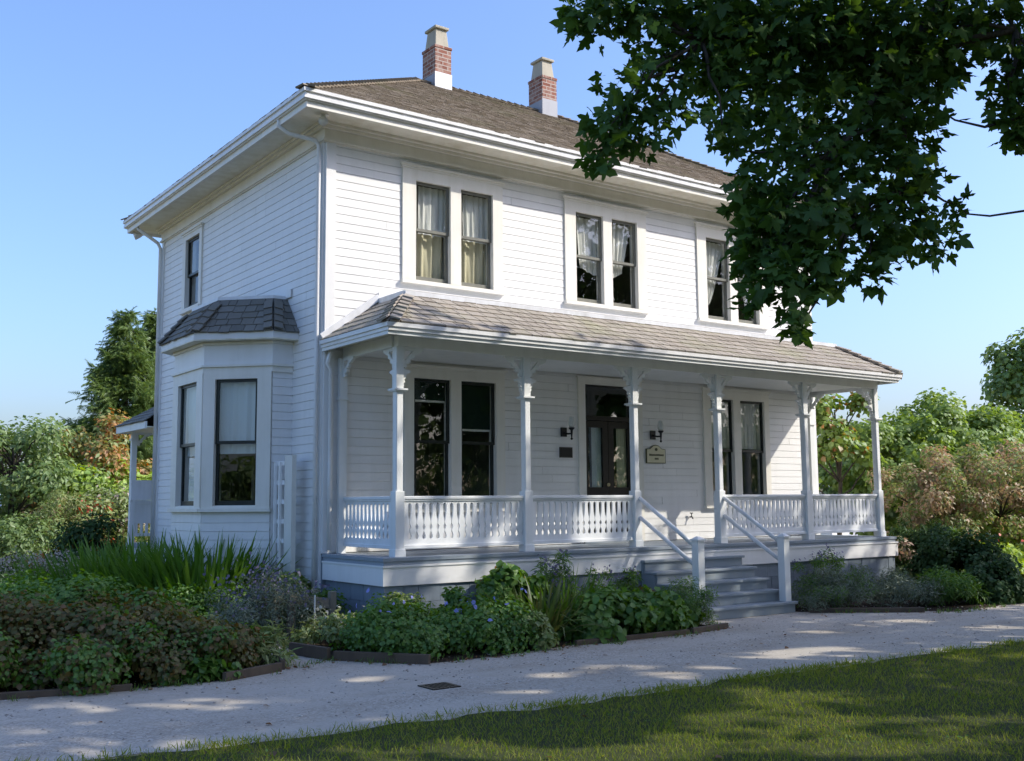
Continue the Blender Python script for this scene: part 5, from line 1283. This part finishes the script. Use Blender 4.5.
Sz = .025 + .030 * rng.random(n_)
g3 = rng.integers(0, 3, n_)
items = [('grass%d' % i, P[g3 == i], Y[g3 == i], Nn[g3 == i], Sz[g3 == i], 'grass') for i in range(3)]
# longer tufts and broad clover leaves, thickest along the path edge
m_ = 9000; x_ = rng.uniform(-6.5, 9.0, m_); e_ = np.interp(x_, [-12, -6, -4.2, -2.66, -1.6, -.8, .5, 2.2, 5.5, 12], [-5.0, -5.4, -5.62, -5.85, -5.85, -6.02, -6.05, -6.1, -6.32, -6.9])
y0_ = e_ + .10 - np.abs(rng.normal(size=m_)) * np.where(rng.random(m_) < .6, .16, 1.6); nz = np.sin(x_ * 3.7 + 2 * np.sin(x_ * 1.3)) + np.sin(y0_ * 4.1 + x_) * .6
kp = (nz > .1) | (rng.random(m_) < .25); P2 = np.stack([x_, y0_, np.zeros(m_)], 1)[kp]; m_ = len(P2)
items.append(('grass2', P2, unit(np.array([0, 0, 1.0]) + rng.normal(size=(m_, 3)) * np.array([.6, .6, .1])), unit(rng.normal(size=(m_, 3))), .05 + .05 * rng.random(m_), 'grass'))
m_ = 5200; P3 = np.stack([rng.uniform(-6, 9, m_), rng.uniform(-9.8, -6.0, m_), .012 + .02 * rng.random(m_)], 1); nz = np.sin(P3[:, 0] * 2.3 + 1) * np.sin(P3[:, 1] * 2.9 + P3[:, 0] * .7); P3 = P3[nz > .35]; m_ = len(P3)
items.append(('oval', P3, unit(rng.normal(size=(m_, 3)) * np.array([1, 1, .2])), unit(np.array([0, 0, 1.0]) + rng.normal(size=(m_, 3)) * .3), .018 + .018 * rng.random(m_), 'herb'))
tag(leaf_mesh('lawn_grass', items), kind='stuff')
# weeds and leaf litter gathered along the bed edges
eg = np.array([(-4.9, -2.74), (-3.3, -3.14), (-2.5, -3.2), (-1.84, -2.96), (-1.2, -2.66), (-.55, -3.5), (.3, -3.6), (1.5, -3.42), (3.2, -3.46), (4.0, -3.36), (4.1, -2.8)]); eg2 = np.array([(6.3, -2.8), (7.5, -3.85), (8.0, -4.08), (9.1, -4.02), (10.7, -3.5), (11.6, -2.6)])
W_ = []
for E_ in (eg, eg2):
    for a_, c_ in zip(E_[:-1], E_[1:]):
        n_ = int(np.linalg.norm(c_ - a_) * 42); s_ = rng.random((n_, 1)); W_.append(a_ + (c_ - a_) * s_ + rng.normal(size=(n_, 2)) * np.array([.05, .07]))
W_ = np.concatenate(W_); n_ = len(W_); P4 = np.column_stack([W_, np.full(n_, .012)])
tag(leaf_mesh('edge_leaf_litter', [('broad', P4, unit(rng.normal(size=(n_, 3)) * np.array([1, 1, .25])), unit(np.array([0, 0, 1.0]) + rng.normal(size=(n_, 3)) * .35), .018 + .028 * rng.random(n_), 'dryleaf')]), kind='stuff')
sel = rng.random(n_) < .25; W2 = np.repeat(P4[sel], 9, 0); n_ = len(W2); W2[:, :2] += rng.normal(size=(n_, 2)) * .03; W2[:, 2] = .004
tag(leaf_mesh('edge_weeds', [('grass1', W2, unit(np.array([0, 0, 1.0]) + rng.normal(size=(n_, 3)) * .45), unit(rng.normal(size=(n_, 3))), .03 + .06 * rng.random(n_), 'herb')]), kind='stuff')
k = 170; P = np.stack([rng.uniform(-6, 12, k), rng.uniform(-8.5, -2.6, k), np.full(k, .018)], 1)
Y = unit(rng.normal(size=(k, 3)) * np.array([1, 1, .15])); Nn = unit(np.array([0, 0, 1.0]) + rng.normal(size=(k, 3)) * .25)
tag(leaf_mesh('fallen_leaves', [('broad', P, Y, Nn, .025 + .035 * rng.random(k), 'dryleaf')]), kind='stuff')

k = 5500; P = np.stack([rng.uniform(-6, 13, k), rng.uniform(-6.3, -2.4, k), np.full(k, .003)], 1); px, py, z = project(P)
kp = (px > -20) & (px < 1044) & (py < 780) & (P[:, 1] > np.interp(P[:, 0], [-12, -6, -4.2, -2.66, -1.6, -.8, .5, 2.2, 5.5, 12], [-5.0, -5.4, -5.62, -5.85, -5.85, -6.02, -6.05, -6.1, -6.32, -6.9]) + .06 * rng.normal(size=k)); P = P[kp]; k = len(P)
Y = unit(np.stack([rng.normal(size=k), rng.normal(size=k), np.zeros(k)], 1)); Nn = np.tile(np.array([0, 0, 1.0]), (k, 1))
tag(leaf_mesh('loose_gravel', [('pebble', P, Y, Nn, .010 + .022 * rng.random(k) ** 3, 'pebble')]), kind='stuff')
